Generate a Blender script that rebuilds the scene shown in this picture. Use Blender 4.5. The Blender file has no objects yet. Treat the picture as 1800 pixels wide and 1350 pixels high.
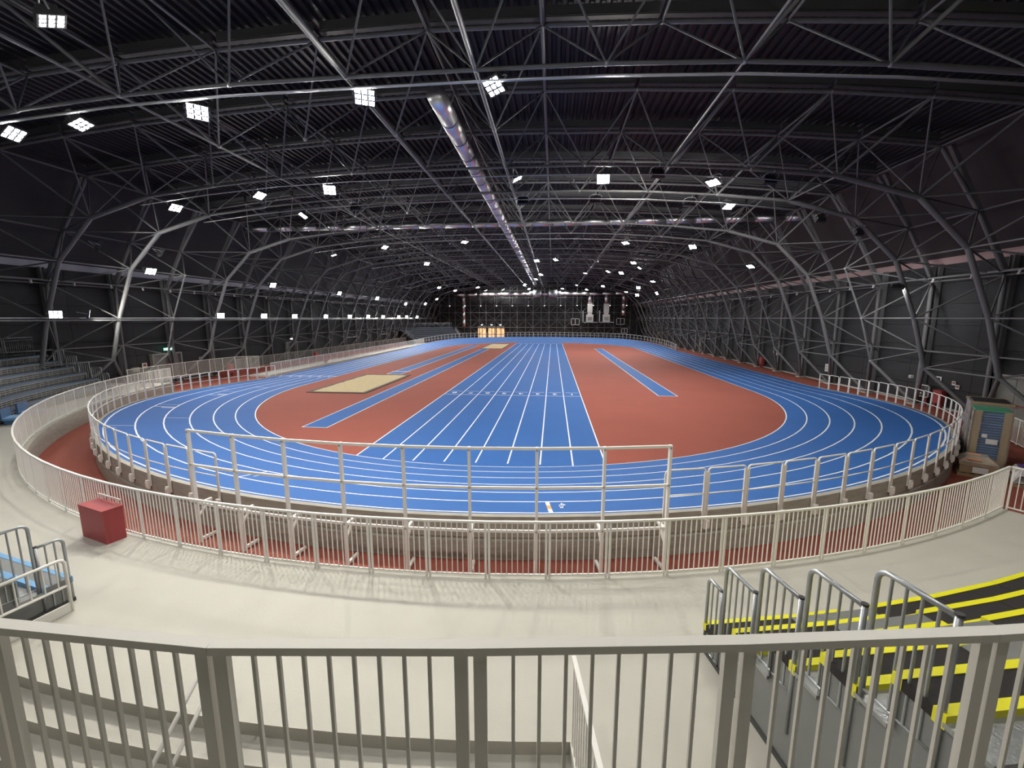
import bpy, math, random
from mathutils import Matrix, Vector
random.seed(7)
S = bpy.context.scene
COL = S.collection
R_ = math.radians

# ------------------------------------------------------------------ camera
FPX, CAMZ = 740.0, 5.42
d = Vector((72.0, 116.0, FPX)).normalized()          # hall axis in camera axes (x right, y up, z ahead)
u = Vector((0.0, d.z, -d.y)).normalized()
rx = u.cross(d)
if rx.x < 0: rx = -rx
Rw = Matrix((rx, d, u))                              # world = Rw @ cam
cx, cy, cz = Rw.col[0], Rw.col[1], Rw.col[2]
cam_data = bpy.data.cameras.new('camera')
cam_data.sensor_fit = 'HORIZONTAL'; cam_data.sensor_width = 36.0
cam_data.lens = FPX / 1800.0 * 36.0
cam_data.clip_start = 0.05; cam_data.clip_end = 500
cam = bpy.data.objects.new('camera', cam_data); COL.objects.link(cam)
cam.matrix_world = Matrix(((cx.x, cy.x, -cz.x, 0), (cx.y, cy.y, -cz.y, 0), (cx.z, cy.z, -cz.z, CAMZ), (0, 0, 0, 1)))
S.camera = cam
def project(p):
    w = Vector((p[0], p[1], p[2] - CAMZ)); c = Vector((w.dot(cx), w.dot(cy), w.dot(cz)))
    if c.z < 0.2: return None
    return 900 + FPX * c.x / c.z, 675 - FPX * c.y / c.z, c.z

# ------------------------------------------------------------------ world, exposure
W = bpy.data.worlds.new('world'); S.world = W; W.use_nodes = True
W.node_tree.nodes['Background'].inputs[0].default_value = (0.5, 0.55, 0.6, 1)
W.node_tree.nodes['Background'].inputs[1].default_value = 0.02
vs = S.view_settings
vs.view_transform = 'Standard'; vs.look = 'None'; vs.exposure = 0.22; vs.gamma = 1.0
vs.use_curve_mapping = False
LED_POWER = 450.0                                     # radiance of the floodlight faces
S.cycles.use_denoising = True
S.cycles.max_bounces = 4; S.cycles.diffuse_bounces = 3; S.cycles.glossy_bounces = 2
S.cycles.use_adaptive_sampling = True; S.cycles.adaptive_threshold = 0.05; S.cycles.adaptive_min_samples = 16
S.cycles.caustics_reflective = False; S.cycles.caustics_refractive = False
S.cycles.sample_clamp_indirect = 6.0

# ------------------------------------------------------------------ materials
M = {}
def mat(name, col, rough=0.6, metal=0.0, var=0.0, vscale=3.0, bump=0.0, bscale=40.0, emit=None, spec=0.5, alpha=None, obj_var=0.0, trans=0.0, stretch=None):
    m = bpy.data.materials.new(name); m.use_nodes = True
    nt = m.node_tree; b = nt.nodes['Principled BSDF']
    b.inputs['Roughness'].default_value = rough; b.inputs['Metallic'].default_value = metal
    b.inputs['Specular IOR Level'].default_value = spec
    b.inputs['Base Color'].default_value = (*col, 1)
    tc = nt.nodes.new('ShaderNodeTexCoord'); src = tc.outputs['Object']
    if stretch:
        mp = nt.nodes.new('ShaderNodeMapping'); mp.inputs['Scale'].default_value = stretch
        nt.links.new(src, mp.inputs['Vector']); src = mp.outputs['Vector']
    last = None
    if var > 0:
        n = nt.nodes.new('ShaderNodeTexNoise'); n.inputs['Scale'].default_value = vscale; n.inputs['Detail'].default_value = 6
        nt.links.new(src, n.inputs['Vector'])
        mx = nt.nodes.new('ShaderNodeMix'); mx.data_type = 'RGBA'
        mx.inputs[6].default_value = (*[max(0, c * (1 - var)) for c in col], 1)
        mx.inputs[7].default_value = (*[min(1, c * (1 + var)) for c in col], 1)
        nt.links.new(n.outputs['Fac'], mx.inputs[0]); last = mx.outputs[2]
    if obj_var > 0:
        oi = nt.nodes.new('ShaderNodeObjectInfo')
        mr = nt.nodes.new('ShaderNodeMapRange'); mr.inputs['To Min'].default_value = 1 - obj_var; mr.inputs['To Max'].default_value = 1 + obj_var
        nt.links.new(oi.outputs['Random'], mr.inputs['Value'])
        h = nt.nodes.new('ShaderNodeHueSaturation'); h.inputs['Color'].default_value = (*col, 1)
        if last: nt.links.new(last, h.inputs['Color'])
        nt.links.new(mr.outputs['Result'], h.inputs['Value']); last = h.outputs['Color']
    if last: nt.links.new(last, b.inputs['Base Color'])
    if bump > 0:
        n2 = nt.nodes.new('ShaderNodeTexNoise'); n2.inputs['Scale'].default_value = bscale; n2.inputs['Detail'].default_value = 4
        nt.links.new(src, n2.inputs['Vector'])
        bp = nt.nodes.new('ShaderNodeBump'); bp.inputs['Strength'].default_value = bump; bp.inputs['Distance'].default_value = 0.02
        nt.links.new(n2.outputs['Fac'], bp.inputs['Height']); nt.links.new(bp.outputs['Normal'], b.inputs['Normal'])
    if emit:
        b.inputs['Emission Color'].default_value = (*emit[0], 1); b.inputs['Emission Strength'].default_value = emit[1]
    if alpha is not None: b.inputs['Alpha'].default_value = alpha
    if trans: b.inputs['Transmission Weight'].default_value = trans
    M[name] = m
    return m
mat('red_rubber', (0.30, 0.080, 0.056), 0.85, var=0.10, vscale=0.35, bump=0.15, bscale=60, spec=0.25)
mat('blue_rubber', (0.019, 0.110, 0.365), 0.72, var=0.08, vscale=0.5, bump=0.12, bscale=70, spec=0.3)
mat('line_paint', (0.80, 0.84, 0.86), 0.6)
mat('orange_paint', (0.75, 0.36, 0.06), 0.6)
mat('concourse_concrete', (0.50, 0.48, 0.42), 0.55, var=0.07, vscale=1.3, bump=0.08, bscale=25, spec=0.4)
mat('raw_concrete', (0.37, 0.35, 0.30), 0.9, var=0.28, vscale=2.2, bump=0.5, bscale=12, stretch=(1, 1, 6))
mat('white_steel', (0.82, 0.80, 0.75), 0.45, spec=0.5)
mat('cream_steel', (0.66, 0.64, 0.58), 0.5)
mat('galvanised', (0.42, 0.44, 0.46), 0.38, metal=0.75, var=0.15, vscale=9)
mat('tread_plate', (0.36, 0.37, 0.36), 0.35, metal=0.6, var=0.2, vscale=5, bump=0.25, bscale=30)
mat('panel_grey', (0.20, 0.205, 0.20), 0.6, var=0.1)
mat('wall_dark', (0.030, 0.031, 0.034), 0.75, var=0.25, vscale=2.0, bump=0.2, bscale=6, obj_var=0.12, stretch=(1, 0.3, 4))
mat('wall_maroon', (0.026, 0.020, 0.021), 0.7, var=0.2, vscale=1.0)
mat('deck_black', (0.020, 0.020, 0.023), 0.55, metal=0.1, spec=0.4)
mat('purlin_grey', (0.085, 0.086, 0.09), 0.6)
mat('truss_grey', (0.155, 0.158, 0.162), 0.5, var=0.1, vscale=4, spec=0.5)
mat('node_steel', (0.42, 0.42, 0.41), 0.4, metal=0.4)
mat('strip_pink_reflection', (0.42, 0.27, 0.27), 0.5)  # pale wall strip; pink of the reflected red floor put into its colour
mat('strip_lilac_reflection', (0.34, 0.35, 0.42), 0.5)  # left wall strip; its lavender reflection is put into the base colour
mat('duct_steel', (0.80, 0.80, 0.82), 0.36, metal=1.0)
mat('duct_dark', (0.20, 0.20, 0.22), 0.4, metal=0.9)
mat('lamp_black', (0.05, 0.05, 0.055), 0.5, metal=0.3)
mat('led_face', (0.9, 0.9, 0.88), 0.5, emit=((1.0, 0.98, 0.94), LED_POWER))
mat('led_face_high', (0.9, 0.9, 0.88), 0.5, emit=((1.0, 0.96, 0.86), LED_POWER * 2.6))
mat('yellow_paint', (0.78, 0.74, 0.02), 0.45)
mat('grip_black', (0.016, 0.013, 0.012), 0.8, bump=0.3, bscale=120)
mat('seat_blue', (0.055, 0.13, 0.27), 0.4)
mat('seat_slate', (0.085, 0.125, 0.19), 0.4)
mat('seat_sky', (0.16, 0.36, 0.62), 0.5)
mat('frame_dark', (0.05, 0.05, 0.05), 0.5)
mat('frame_light', (0.40, 0.39, 0.36), 0.5)
mat('sand', (0.55, 0.44, 0.25), 0.95, var=0.25, vscale=3, bump=0.8, bscale=14)
mat('sand_edge', (0.09, 0.075, 0.06), 0.8)
mat('cardboard', (0.34, 0.25, 0.14), 0.75, var=0.12, vscale=5)
mat('mat_blue', (0.09, 0.16, 0.30), 0.4, obj_var=0.15)
mat('mat_green', (0.03, 0.30, 0.16), 0.4)
mat('film', (0.72, 0.74, 0.78), 0.18, alpha=0.08, spec=0.8)
mat('film_grey', (0.26, 0.25, 0.26), 0.3, var=0.2, vscale=6, bump=0.9, bscale=7)
mat('film_violet', (0.12, 0.06, 0.28), 0.25, bump=0.9, bscale=9)
mat('film_clear', (0.52, 0.50, 0.50), 0.22, var=0.3, vscale=8, bump=1.0, bscale=8)
mat('film_tan', (0.42, 0.35, 0.27), 0.25, var=0.3, vscale=7, bump=1.0, bscale=7)
mat('pallet_wood', (0.30, 0.22, 0.13), 0.85, var=0.2, vscale=6)
mat('paper_white', (0.75, 0.74, 0.72), 0.7)
mat('paper_orange', (0.85, 0.28, 0.14), 0.6)
mat('red_paint', (0.32, 0.045, 0.045), 0.5)
mat('red_box', (0.36, 0.055, 0.06), 0.55, var=0.06)
mat('board_black', (0.02, 0.018, 0.02), 0.5)
mat('door_grey', (0.22, 0.22, 0.205), 0.5)
mat('door_frame', (0.28, 0.28, 0.265), 0.5)
mat('exit_green', (0.02, 0.35, 0.15), 0.4, emit=((0.35, 1.0, 0.65), 1.6))
mat('lit_glass', (0.5, 0.3, 0.15), 0.3, emit=((1.0, 0.55, 0.26), 1.1))
mat('pane_dark', (0.015, 0.016, 0.02), 0.12, spec=0.7)
mat('lamp_warm_white', (0.9, 0.9, 0.9), 0.4, emit=((1.0, 0.98, 0.94), 9.0))
mat('plastic_white', (0.62, 0.62, 0.60), 0.5)

# ------------------------------------------------------------------ mesh helpers
class MB:
    def __init__(s): s.v = []; s.f = []; s.m = []; s.cur = 0
    def add(s, vs, fs):
        o = len(s.v); s.v += [tuple(p) for p in vs]; s.f += [tuple(i + o for i in f) for f in fs]; s.m += [s.cur] * len(fs)
    def box(s, lo, hi, M4=None):
        x0, y0, z0 = lo; x1, y1, z1 = hi
        vs = [(x0,y0,z0),(x1,y0,z0),(x1,y1,z0),(x0,y1,z0),(x0,y0,z1),(x1,y0,z1),(x1,y1,z1),(x0,y1,z1)]
        if M4: vs = [M4 @ Vector(p) for p in vs]
        s.add(vs, [(0,3,2,1),(4,5,6,7),(0,1,5,4),(1,2,6,5),(2,3,7,6),(3,0,4,7)])
    def tube(s, p, q, r, n=8, cap=True):
        p, q = Vector(p), Vector(q); a = (q - p)
        if a.length < 1e-6: return
        a.normalize(); b = a.orthogonal().normalized(); c = a.cross(b)
        vs = []
        for e in (p, q):
            for i in range(n):
                t = 2 * math.pi * (i + 0.5) / n; vs.append(e + (b * math.cos(t) + c * math.sin(t)) * r)
        fs = [(i, (i + 1) % n, n + (i + 1) % n, n + i) for i in range(n)]
        if cap: fs += [tuple(reversed(range(n))), tuple(range(n, 2 * n))]
        s.add(vs, fs)
    def path(s, pts, r, n=8):
        pts = [Vector(p) for p in pts]; vs = []; N = len(pts); b = None
        for k, p in enumerate(pts):
            a = (pts[min(k + 1, N - 1)] - pts[max(k - 1, 0)]).normalized()
            if b is None: b = a.orthogonal().normalized()
            b = (b - a * b.dot(a)).normalized(); c = a.cross(b)
            for i in range(n):
                t = 2 * math.pi * (i + 0.5) / n; vs.append(p + (b * math.cos(t) + c * math.sin(t)) * r)
        fs = [(k * n + i, k * n + (i + 1) % n, (k + 1) * n + (i + 1) % n, (k + 1) * n + i) for k in range(N - 1) for i in range(n)]
        fs += [tuple(reversed(range(n))), tuple(range((N - 1) * n, N * n))]
        s.add(vs, fs)
    def beam(s, p, q, w, h, up=(0, 0, 1)):            # rectangular bar p->q, width w, height h (centred)
        p, q = Vector(p), Vector(q); a = (q - p).normalized(); up = Vector(up)
        sd = a.cross(up)
        if sd.length < 1e-5: sd = a.orthogonal()
        sd.normalize(); uu = sd.cross(a).normalized()
        vs = [e + sd * (i * w / 2) + uu * (j * h / 2) for e in (p, q) for i, j in ((-1,-1),(1,-1),(1,1),(-1,1))]
        s.add(vs, [(3,2,1,0),(4,5,6,7),(0,1,5,4),(1,2,6,5),(2,3,7,6),(3,0,4,7)])
    def poly(s, pts): s.add(pts, [tuple(range(len(pts)))])
    def extrude(s, pts, dz):                           # horizontal polygon pts (ccw) thickened downward by dz
        n = len(pts); top = [Vector(p) for p in pts]; bot = [p - Vector((0, 0, dz)) for p in top]
        s.add(top + bot, [tuple(range(n)), tuple(reversed(range(n, 2 * n)))] + [(i, i + n, (i + 1) % n + n, (i + 1) % n) for i in range(n)])
    def ball(s, c, r, n=6, k=4):
        c = Vector(c); vs = [c + Vector((0, 0, r))]
        for j in range(1, k):
            t = math.pi * j / k
            vs += [c + Vector((math.sin(t) * math.cos(2*math.pi*i/n), math.sin(t) * math.sin(2*math.pi*i/n), math.cos(t))) * r for i in range(n)]
        vs.append(c - Vector((0, 0, r))); L = len(vs) - 1
        fs = [(0, 1 + i, 1 + (i + 1) % n) for i in range(n)]
        for j in range(k - 2): fs += [(1 + j*n + i, 1 + (j+1)*n + i, 1 + (j+1)*n + (i+1) % n, 1 + j*n + (i+1) % n) for i in range(n)]
        fs += [(L, L - n + (i + 1) % n, L - n + i) for i in range(n)]
        s.add(vs, fs)
    def mesh(s, name, mats, smooth=False):
        me = bpy.data.meshes.new(name); me.from_pydata(s.v, [], s.f)
        if not isinstance(mats, (list, tuple)): mats = [mats]
        for k in mats: me.materials.append(M[k])
        if len(mats) > 1: me.polygons.foreach_set('material_index', s.m)
        if smooth: me.polygons.foreach_set('use_smooth', [True] * len(me.polygons))
        me.update(); return me
    def build(s, name, mats, parent=None, smooth=False):
        return link(name, s.mesh(name, mats, smooth), parent)
def link(name, data, parent=None, m4=None):
    o = bpy.data.objects.new(name, data); COL.objects.link(o)
    if m4 is not None: o.matrix_basis = m4
    if parent is not None:
        o.parent = parent; o.matrix_parent_inverse = world_of(parent).inverted()
    return o
def world_of(o):
    m = o.matrix_basis.copy()
    if o.parent is not None: m = world_of(o.parent) @ o.matrix_parent_inverse @ m
    return m
def tag(o, label=None, cat=None, group=None, kind=None):
    if label: o['label'] = label
    if cat: o['category'] = cat
    if group: o['group'] = group
    if kind: o['kind'] = kind
    return o
def thing(name, loc, label, cat, group=None, kind=None):
    o = bpy.data.objects.new(name, None); COL.objects.link(o); o.location = loc; o.empty_display_size = 0.2
    return tag(o, label, cat, group, kind)
def align(p, q, r):                                    # matrix taking the unit tube (z 0..1, radius 1) to p->q
    p, q = Vector(p), Vector(q); a = q - p; L = a.length; a.normalize()
    b = a.orthogonal().normalized(); c = a.cross(b)
    return Matrix(((b.x*r, c.x*r, a.x*L, p.x), (b.y*r, c.y*r, a.y*L, p.y), (b.z*r, c.z*r, a.z*L, p.z), (0,0,0,1)))
_unit = {}
def unit_tube(m, n=8):
    if (m, n) not in _unit:
        mb = MB(); mb.tube((0,0,0), (0,0,1), 1.0, n); _unit[(m, n)] = mb.mesh('tube', m, True)
    return _unit[(m, n)]
def unit_box(m):
    if ('b', m) not in _unit:
        mb = MB(); mb.box((-0.5,-0.5,0), (0.5,0.5,1)); _unit[('b', m)] = mb.mesh('bar', m)
    return _unit[('b', m)]
ORD = ['first','second','third','fourth','fifth','sixth','seventh','eighth','ninth','tenth','eleventh','twelfth']
def text_mesh(name, body, size, m, m4, parent, depth=0.002):
    cu = bpy.data.curves.new('lettering', 'FONT'); cu.body = body; cu.size = size; cu.align_x = 'CENTER'; cu.align_y = 'CENTER'; cu.extrude = depth
    t = bpy.data.objects.new('lettering', cu)
    me = bpy.data.meshes.new_from_object(t); me.materials.clear(); me.materials.append(M[m])
    bpy.data.objects.remove(t); bpy.data.curves.remove(cu)
    return link(name, me, parent, m4)

# ------------------------------------------------------------------ hall constants
XR, XL = 23.5, -32.5                                   # wall faces
Y0, Y1 = -12.0, 110.0
CTR = -4.5                                             # ridge of the hall
TC1, TC2 = (-2.6, 32.2), (-2.6, 77.2)                  # bend centres of the track
RIN, LANE = 17.5, 0.95
ROUT = RIN + 6 * LANE + 0.15
ZC = 0.77                                              # concourse level
def pol(phi, r, z=0.0, c=TC1):                         # phi measured from the camera side, positive to the right
    return Vector((c[0] + r * math.sin(R_(phi)), c[1] - r * math.cos(R_(phi)), z))

# ------------------------------------------------------------------ floor and infield
mb = MB(); mb.box((XL - 0.6, Y0, -0.3), (XR + 0.6, Y1, 0.0))
floor = tag(mb.build('floor', 'red_rubber'), 'brick red rubber floor of the hall and infield', 'floor', kind='structure')

def bank(phi_eq): 
    t = min(1, max(0, (abs(phi_eq) - 42) / 62.0)); t = t * t * (3 - 2 * t)
    return 1.0 * (1 - t)
stations = []                                          # (inner point, outward normal, bank height)
for k in range(0, 61):
    ph = -90 + 3 * k; n = Vector((math.sin(R_(ph)), -math.cos(R_(ph)), 0)); stations.append((Vector((*TC1, 0)) + n * RIN, n, bank(ph)))
for k in range(1, 30):
    y = TC1[1] + 1.5 * k; dist = min(y - TC1[1], TC2[1] - y)
    stations.append((Vector((TC1[0] + RIN, y, 0)), Vector((1, 0, 0)), bank(90 + dist / RIN * 57.3)))
for k in range(0, 61):
    ph = 90 + 3 * k; n = Vector((math.sin(R_(ph)), -math.cos(R_(ph)), 0)); stations.append((Vector((*TC2, 0)) + n * RIN, n, bank(abs(ph - 180))))
for k in range(29, 0, -1):
    y = TC1[1] + 1.5 * k; dist = min(y - TC1[1], TC2[1] - y)
    stations.append((Vector((TC1[0] - RIN, y, 0)), Vector((-1, 0, 0)), bank(90 + dist / RIN * 57.3)))
WTR = 6 * LANE + 0.15
def tpt(st, dd, lift=0.0):
    p, n, b = st; return p + n * dd + Vector((0, 0, 0.012 + b * (dd / WTR) + lift))
mb = MB(); N = len(stations); cols = [WTR * i / 6 for i in range(7)]
mb.add([tpt(s, c) for s in stations for c in cols], [(7*i + j, 7*i + j + 1, 7*((i+1) % N) + j + 1, 7*((i+1) % N) + j) for i in range(N) for j in range(6)])
track = mb.build('running_track', 'blue_rubber', None, True)
tag(track, 'blue six-lane banked oval running track with white lane lines', 'track', kind='structure')
# concrete wall carrying the banked bends (outer face), in cast lengths
wallm = []
mb = None; seg = 0
for i in range(N):
    a, b = stations[i], stations[(i + 1) % N]
    if max(a[2], b[2]) < 0.03: continue
    if seg % 4 == 0: mb = MB(); wallm.append(mb)
    seg += 1
    def w(st, dd, z): return st[0] + st[1] * dd + Vector((0, 0, z))
    ha, hb = tpt(a, WTR).z + 0.02, tpt(b, WTR).z + 0.02
    prof = [(WTR, 1.0), (WTR + 0.14, 1.0), (WTR + 0.14, 0.52), (WTR + 0.11, 0.50), (WTR + 0.11, 0.46), (WTR + 0.16, 0.44), (WTR + 0.16, 0.0)]
    va = [w(a, p[0], p[1] * ha) for p in prof]; vb = [w(b, p[0], p[1] * hb) for p in prof]
    mb.add(va + vb, [(j, j + 1, j + 8, j + 7) for j in range(6)])
for mb in wallm: tag(mb.build('retaining_wall', 'raw_concrete', track), 'board-marked grey concrete retaining wall')
def strip(name, fa, fb, m='line_paint', parent=track):
    mb = MB(); n = len(fa); mb.add(list(fa) + list(fb), [(i, i + 1, n + i + 1, n + i) for i in range(n - 1)]); return mb.build(name, m, parent)
for k in range(7):
    dd = max(0.03, k * LANE); ss = stations + stations[:1]
    strip('lane_line', [tpt(s, dd - 0.028, 0.006) for s in ss], [tpt(s, dd + 0.028, 0.006) for s in ss])
# stagger marks painted across single lanes of the bend
def mark(phi, l0, l1, wdt=0.05, m='line_paint', c=TC1):
    n = Vector((math.sin(R_(phi)), -math.cos(R_(phi)), 0)); t = Vector((n.y, -n.x, 0)) * -1
    st = (Vector((*c, 0)) + n * RIN, n, bank(phi))
    a = [tpt(st, LANE * l, 0.007) for l in (l0, l1)]
    strip('stagger_mark', [p - t * wdt / 2 for p in a], [p + t * wdt / 2 for p in a], m)
for ph, l0, l1, wd in ((-58, 4, 5, .06), (-60, 4, 5, .03), (-57.2, 4.0, 4.6, .10), (-43.5, 5, 6, .05), (-42.2, 5.6, 6, .05), (-49, 3, 4, .04), (-72, 3, 4, .05), (-73.2, 3, 3.6, .12), (-77, 3, 4, .03), (-84, 2, 3, .05), (-80, 4.2, 5, .04), (-17, 4, 5, .05), (-16.3, 4.2, 4.7, .03)):
    mark(ph, l0, l1, wd)
for l0, l1, m_ in ((5, 5.34, 'line_paint'), (5.34, 5.68, 'orange_paint'), (5.68, 6, 'line_paint')): mark(6.5, l0, l1, 0.10, m_)
ph = 7.3; n = Vector((math.sin(R_(ph)), -math.cos(R_(ph)), 0)); st = (Vector((*TC1, 0)) + n * RIN, n, 1.0)
p = tpt(st, LANE * 5.55, 0.01)
text_mesh('relay_mark', '4x2', 0.24, 'line_paint', Matrix.Translation(p) @ Matrix.Rotation(R_(ph - 90), 4, 'Z') @ Matrix.Rotation(R_(9.7), 4, 'Y'), track)
# lane numbers and finish line on the left straight
ln = MB(); yb = 37.4
ln.box((TC1[0] - RIN - 6*LANE, yb, 0.013), (TC1[0] - RIN, yb + 0.06, 0.026)); ln.build('finish_line', 'line_paint', track)
for k in range(6):
    text_mesh('lane_number', str(k + 1), 0.62, 'line_paint', Matrix.Translation((TC1[0] - RIN - (k + .5) * LANE, yb - 0.6, bank(90 + 5.2/RIN*57.3)*(k+.5)/6 + 0.03)) @ Matrix.Rotation(0, 4, 'Z'), track)

# sprint straight, runways, sand pits (flat in the infield)
SX0, SX1 = -7.72, 2.04
def arc_y(x, c, sgn): return c[1] - sgn * math.sqrt(max(0, (RIN + 0.02) ** 2 - (x - c[0]) ** 2))
xs = [SX0 + (SX1 - SX0) * i / 16 for i in range(17)]
mb = MB(); mb.add([(x, arc_y(x, TC1, 1), 0.006) for x in xs] + [(x, arc_y(x, TC2, -1), 0.006) for x in xs], [(i, i+1, 17+i+1, 17+i) for i in range(16)])
sprint = tag(mb.build('sprint_straight', 'blue_rubber'), 'blue eight-lane sprint straight down the middle of the infield', 'track', kind='structure')
for k in range(9):
    x = SX0 + (SX1 - SX0) * k / 8; e = k in (0, 8)
    ya = arc_y(x, TC1, 1) if e else 15.1; yb = arc_y(x, TC2, -1) - 3.5
    b = MB(); b.box((x - 0.028, ya, 0.007), (x + 0.028, yb, 0.011)); b.build('lane_line', 'line_paint', sprint)
for yy in (29.2, 90.2):
    b = MB(); b.box((SX0, yy, 0.007), (SX1, yy + 0.05, 0.011)); b.build('start_line', 'line_paint', sprint)
    for k in range(8):
        x = SX0 + (SX1 - SX0) * (k + .5) / 8
        text_mesh('lane_number', str(8 - k), 0.75, 'line_paint', Matrix.Translation((x, yy + 0.75, 0.012)) @ Matrix.Rotation(math.pi, 4, 'Z'), sprint)
        b = MB(); b.box((x - .45, yy + 1.35, 0.007), (x + .45, yy + 1.39, 0.011)); b.build('start_line', 'line_paint', sprint)
def runway(label, x0, x1, y0, y1, board=None):
    mb = MB(); mb.box((x0, y0, 0.002), (x1, y1, 0.007)); o = tag(mb.build('runway', 'blue_rubber'), label, 'runway', kind='structure')
    for a, b_, c, d_ in ((x0 - .05, x0, y0, y1), (x1, x1 + .05, y0, y1), (x0 - .05, x1 + .05, y0 - .05, y0)):
        m = MB(); m.box((a, c, 0.003), (b_, d_, 0.010)); m.build('edge_line', 'line_paint', o)
    for yb in (board or []):
        m = MB(); m.box((x0 - .3, yb, 0.008), (x1 + .3, yb + 0.2, 0.012)); m.build('take_off_board', 'plastic_white', o)
runway('narrow blue runway leading to the far sand pit', -12.45, -11.2, 19.5, 74.2)
runway('narrow blue runway left of it starting behind the near sand pit', -16.1, -14.75, 39.6, 84.0, [41.5])
runway('narrow blue runway alone on the right half of the infield', 7.5, 8.75, 30.0, 76.4, [75.8])
def sand_pit(label, x0, x1, y0, y1):
    t = thing('sand_pit', ((x0 + x1) / 2, y0, 0), label, 'sand pit')
    mb = MB()
    nx, ny = 14, 24
    vs = [(x0 + (x1-x0)*i/nx, y0 + (y1-y0)*j/ny, 0.022 + 0.03 * random.random()) for j in range(ny+1) for i in range(nx+1)]
    mb.add(vs, [(j*(nx+1)+i, j*(nx+1)+i+1, (j+1)*(nx+1)+i+1, (j+1)*(nx+1)+i) for j in range(ny) for i in range(nx)])
    mb.build('sand', 'sand', t, True)
    e = 0.28
    for a in ((x0-e, y0-e, x1+e, y0), (x0-e, y1, x1+e, y1+e), (x0-e, y0, x0, y1), (x1, y0, x1+e, y1)):
        m = MB(); m.box((a[0], a[1], 0.003), (a[2], a[3], 0.05)); m.build('kerb', 'sand_edge', t)
sand_pit('large near sand pit with a dark border on the left infield', -17.7, -13.75, 29.2, 38.6)
sand_pit('small far sand pit at the end of the long runway', -12.6, -9.0, 74.6, 87.6)

# ------------------------------------------------------------------ concourse, stairs, gallery
RF = 25.3                                              # fence circle
PA, PB = -80.0, 32.8
ST0, ST1 = -10.8, 5.8                                  # stairs cut into the concourse
def outer_r(phi):
    s, c = math.sin(R_(phi)), math.cos(R_(phi)); r = 60.0
    if s > 0: r = min(r, (XR - 0.05 - TC1[0]) / s)
    if s < 0: r = min(r, (XL + 0.05 - TC1[0]) / s)
    if c > 0: r = min(r, (TC1[1] - Y0 - 0.1) / c)
    return r
mb = MB()
phis = [PA + (PB - PA) * i / 80 for i in range(81)]
phis = sorted(set([round(x, 3) for x in phis] + [ST0, ST1]))
for a, b in zip(phis[:-1], phis[1:]):
    mid = (a + b) / 2; ra, rb = outer_r(a), outer_r(b)
    if ST0 - 1e-6 <= mid <= ST1: ra = rb = 28.3
    if mid > 12: ra, rb = min(ra, 36), min(rb, 36)
    mb.extrude([pol(a, RF, ZC), pol(a, ra, ZC), pol(b, rb, ZC), pol(b, RF, ZC)], 0.77)
conc = tag(mb.build('floor_concourse', 'concourse_concrete'), 'pale smooth concrete concourse curving around the near bend', 'floor', kind='structure')
mb = MB()
for a, b in zip(phis[:-1], phis[1:]):
    pa = [pol(a, RF - 0.10, 0), pol(a, RF - 0.10, ZC - 0.02), pol(a, RF + 0.02, ZC - 0.02)]; pb = [pol(b, RF - 0.10, 0), pol(b, RF - 0.10, ZC - 0.02), pol(b, RF + 0.02, ZC - 0.02)]
    mb.add(pa + pb, [(0, 1, 4, 3), (1, 2, 5, 4)])
mb.build('retaining_wall', 'raw_concrete', conc)
stair = thing('curved_stairs', pol(-3, 28.5, 0), 'pale concrete curved stairs dropping from the concourse below the railing', 'stairs', kind='structure')
for k in range(1, 5):
    z = ZC - 0.17 * k; mb = MB(); n = 14
    for i in range(n):
        a = ST0 + (ST1 - ST0) * i / n; b = ST0 + (ST1 - ST0) * (i + 1) / n
        r0, r1 = 28.3 + 0.31 * (k - 1), 28.3 + 0.31 * k if k < 4 else 34
        mb.extrude([pol(a, r0, z), pol(a, r1, z), pol(b, r1, z), pol(b, r0, z)], max(0.05, z))
    mb.build('step', 'concourse_concrete', stair)
mb = MB(); mb.box((XL, Y0 + .1, 2.69), (XR, 1.2, 2.99)); tag(mb.build('floor_gallery', 'concourse_concrete'), 'upper gallery floor behind the foreground railing', 'floor', kind='structure')
# low pale kerb path along the left straight
mb = MB(); mb.box((-28.2, 36.5, 0), (-26.15, 92, 0.16)); tag(mb.build('floor_side_path', 'concourse_concrete'), 'pale concrete path along the left straight', 'floor', kind='structure')

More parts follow.
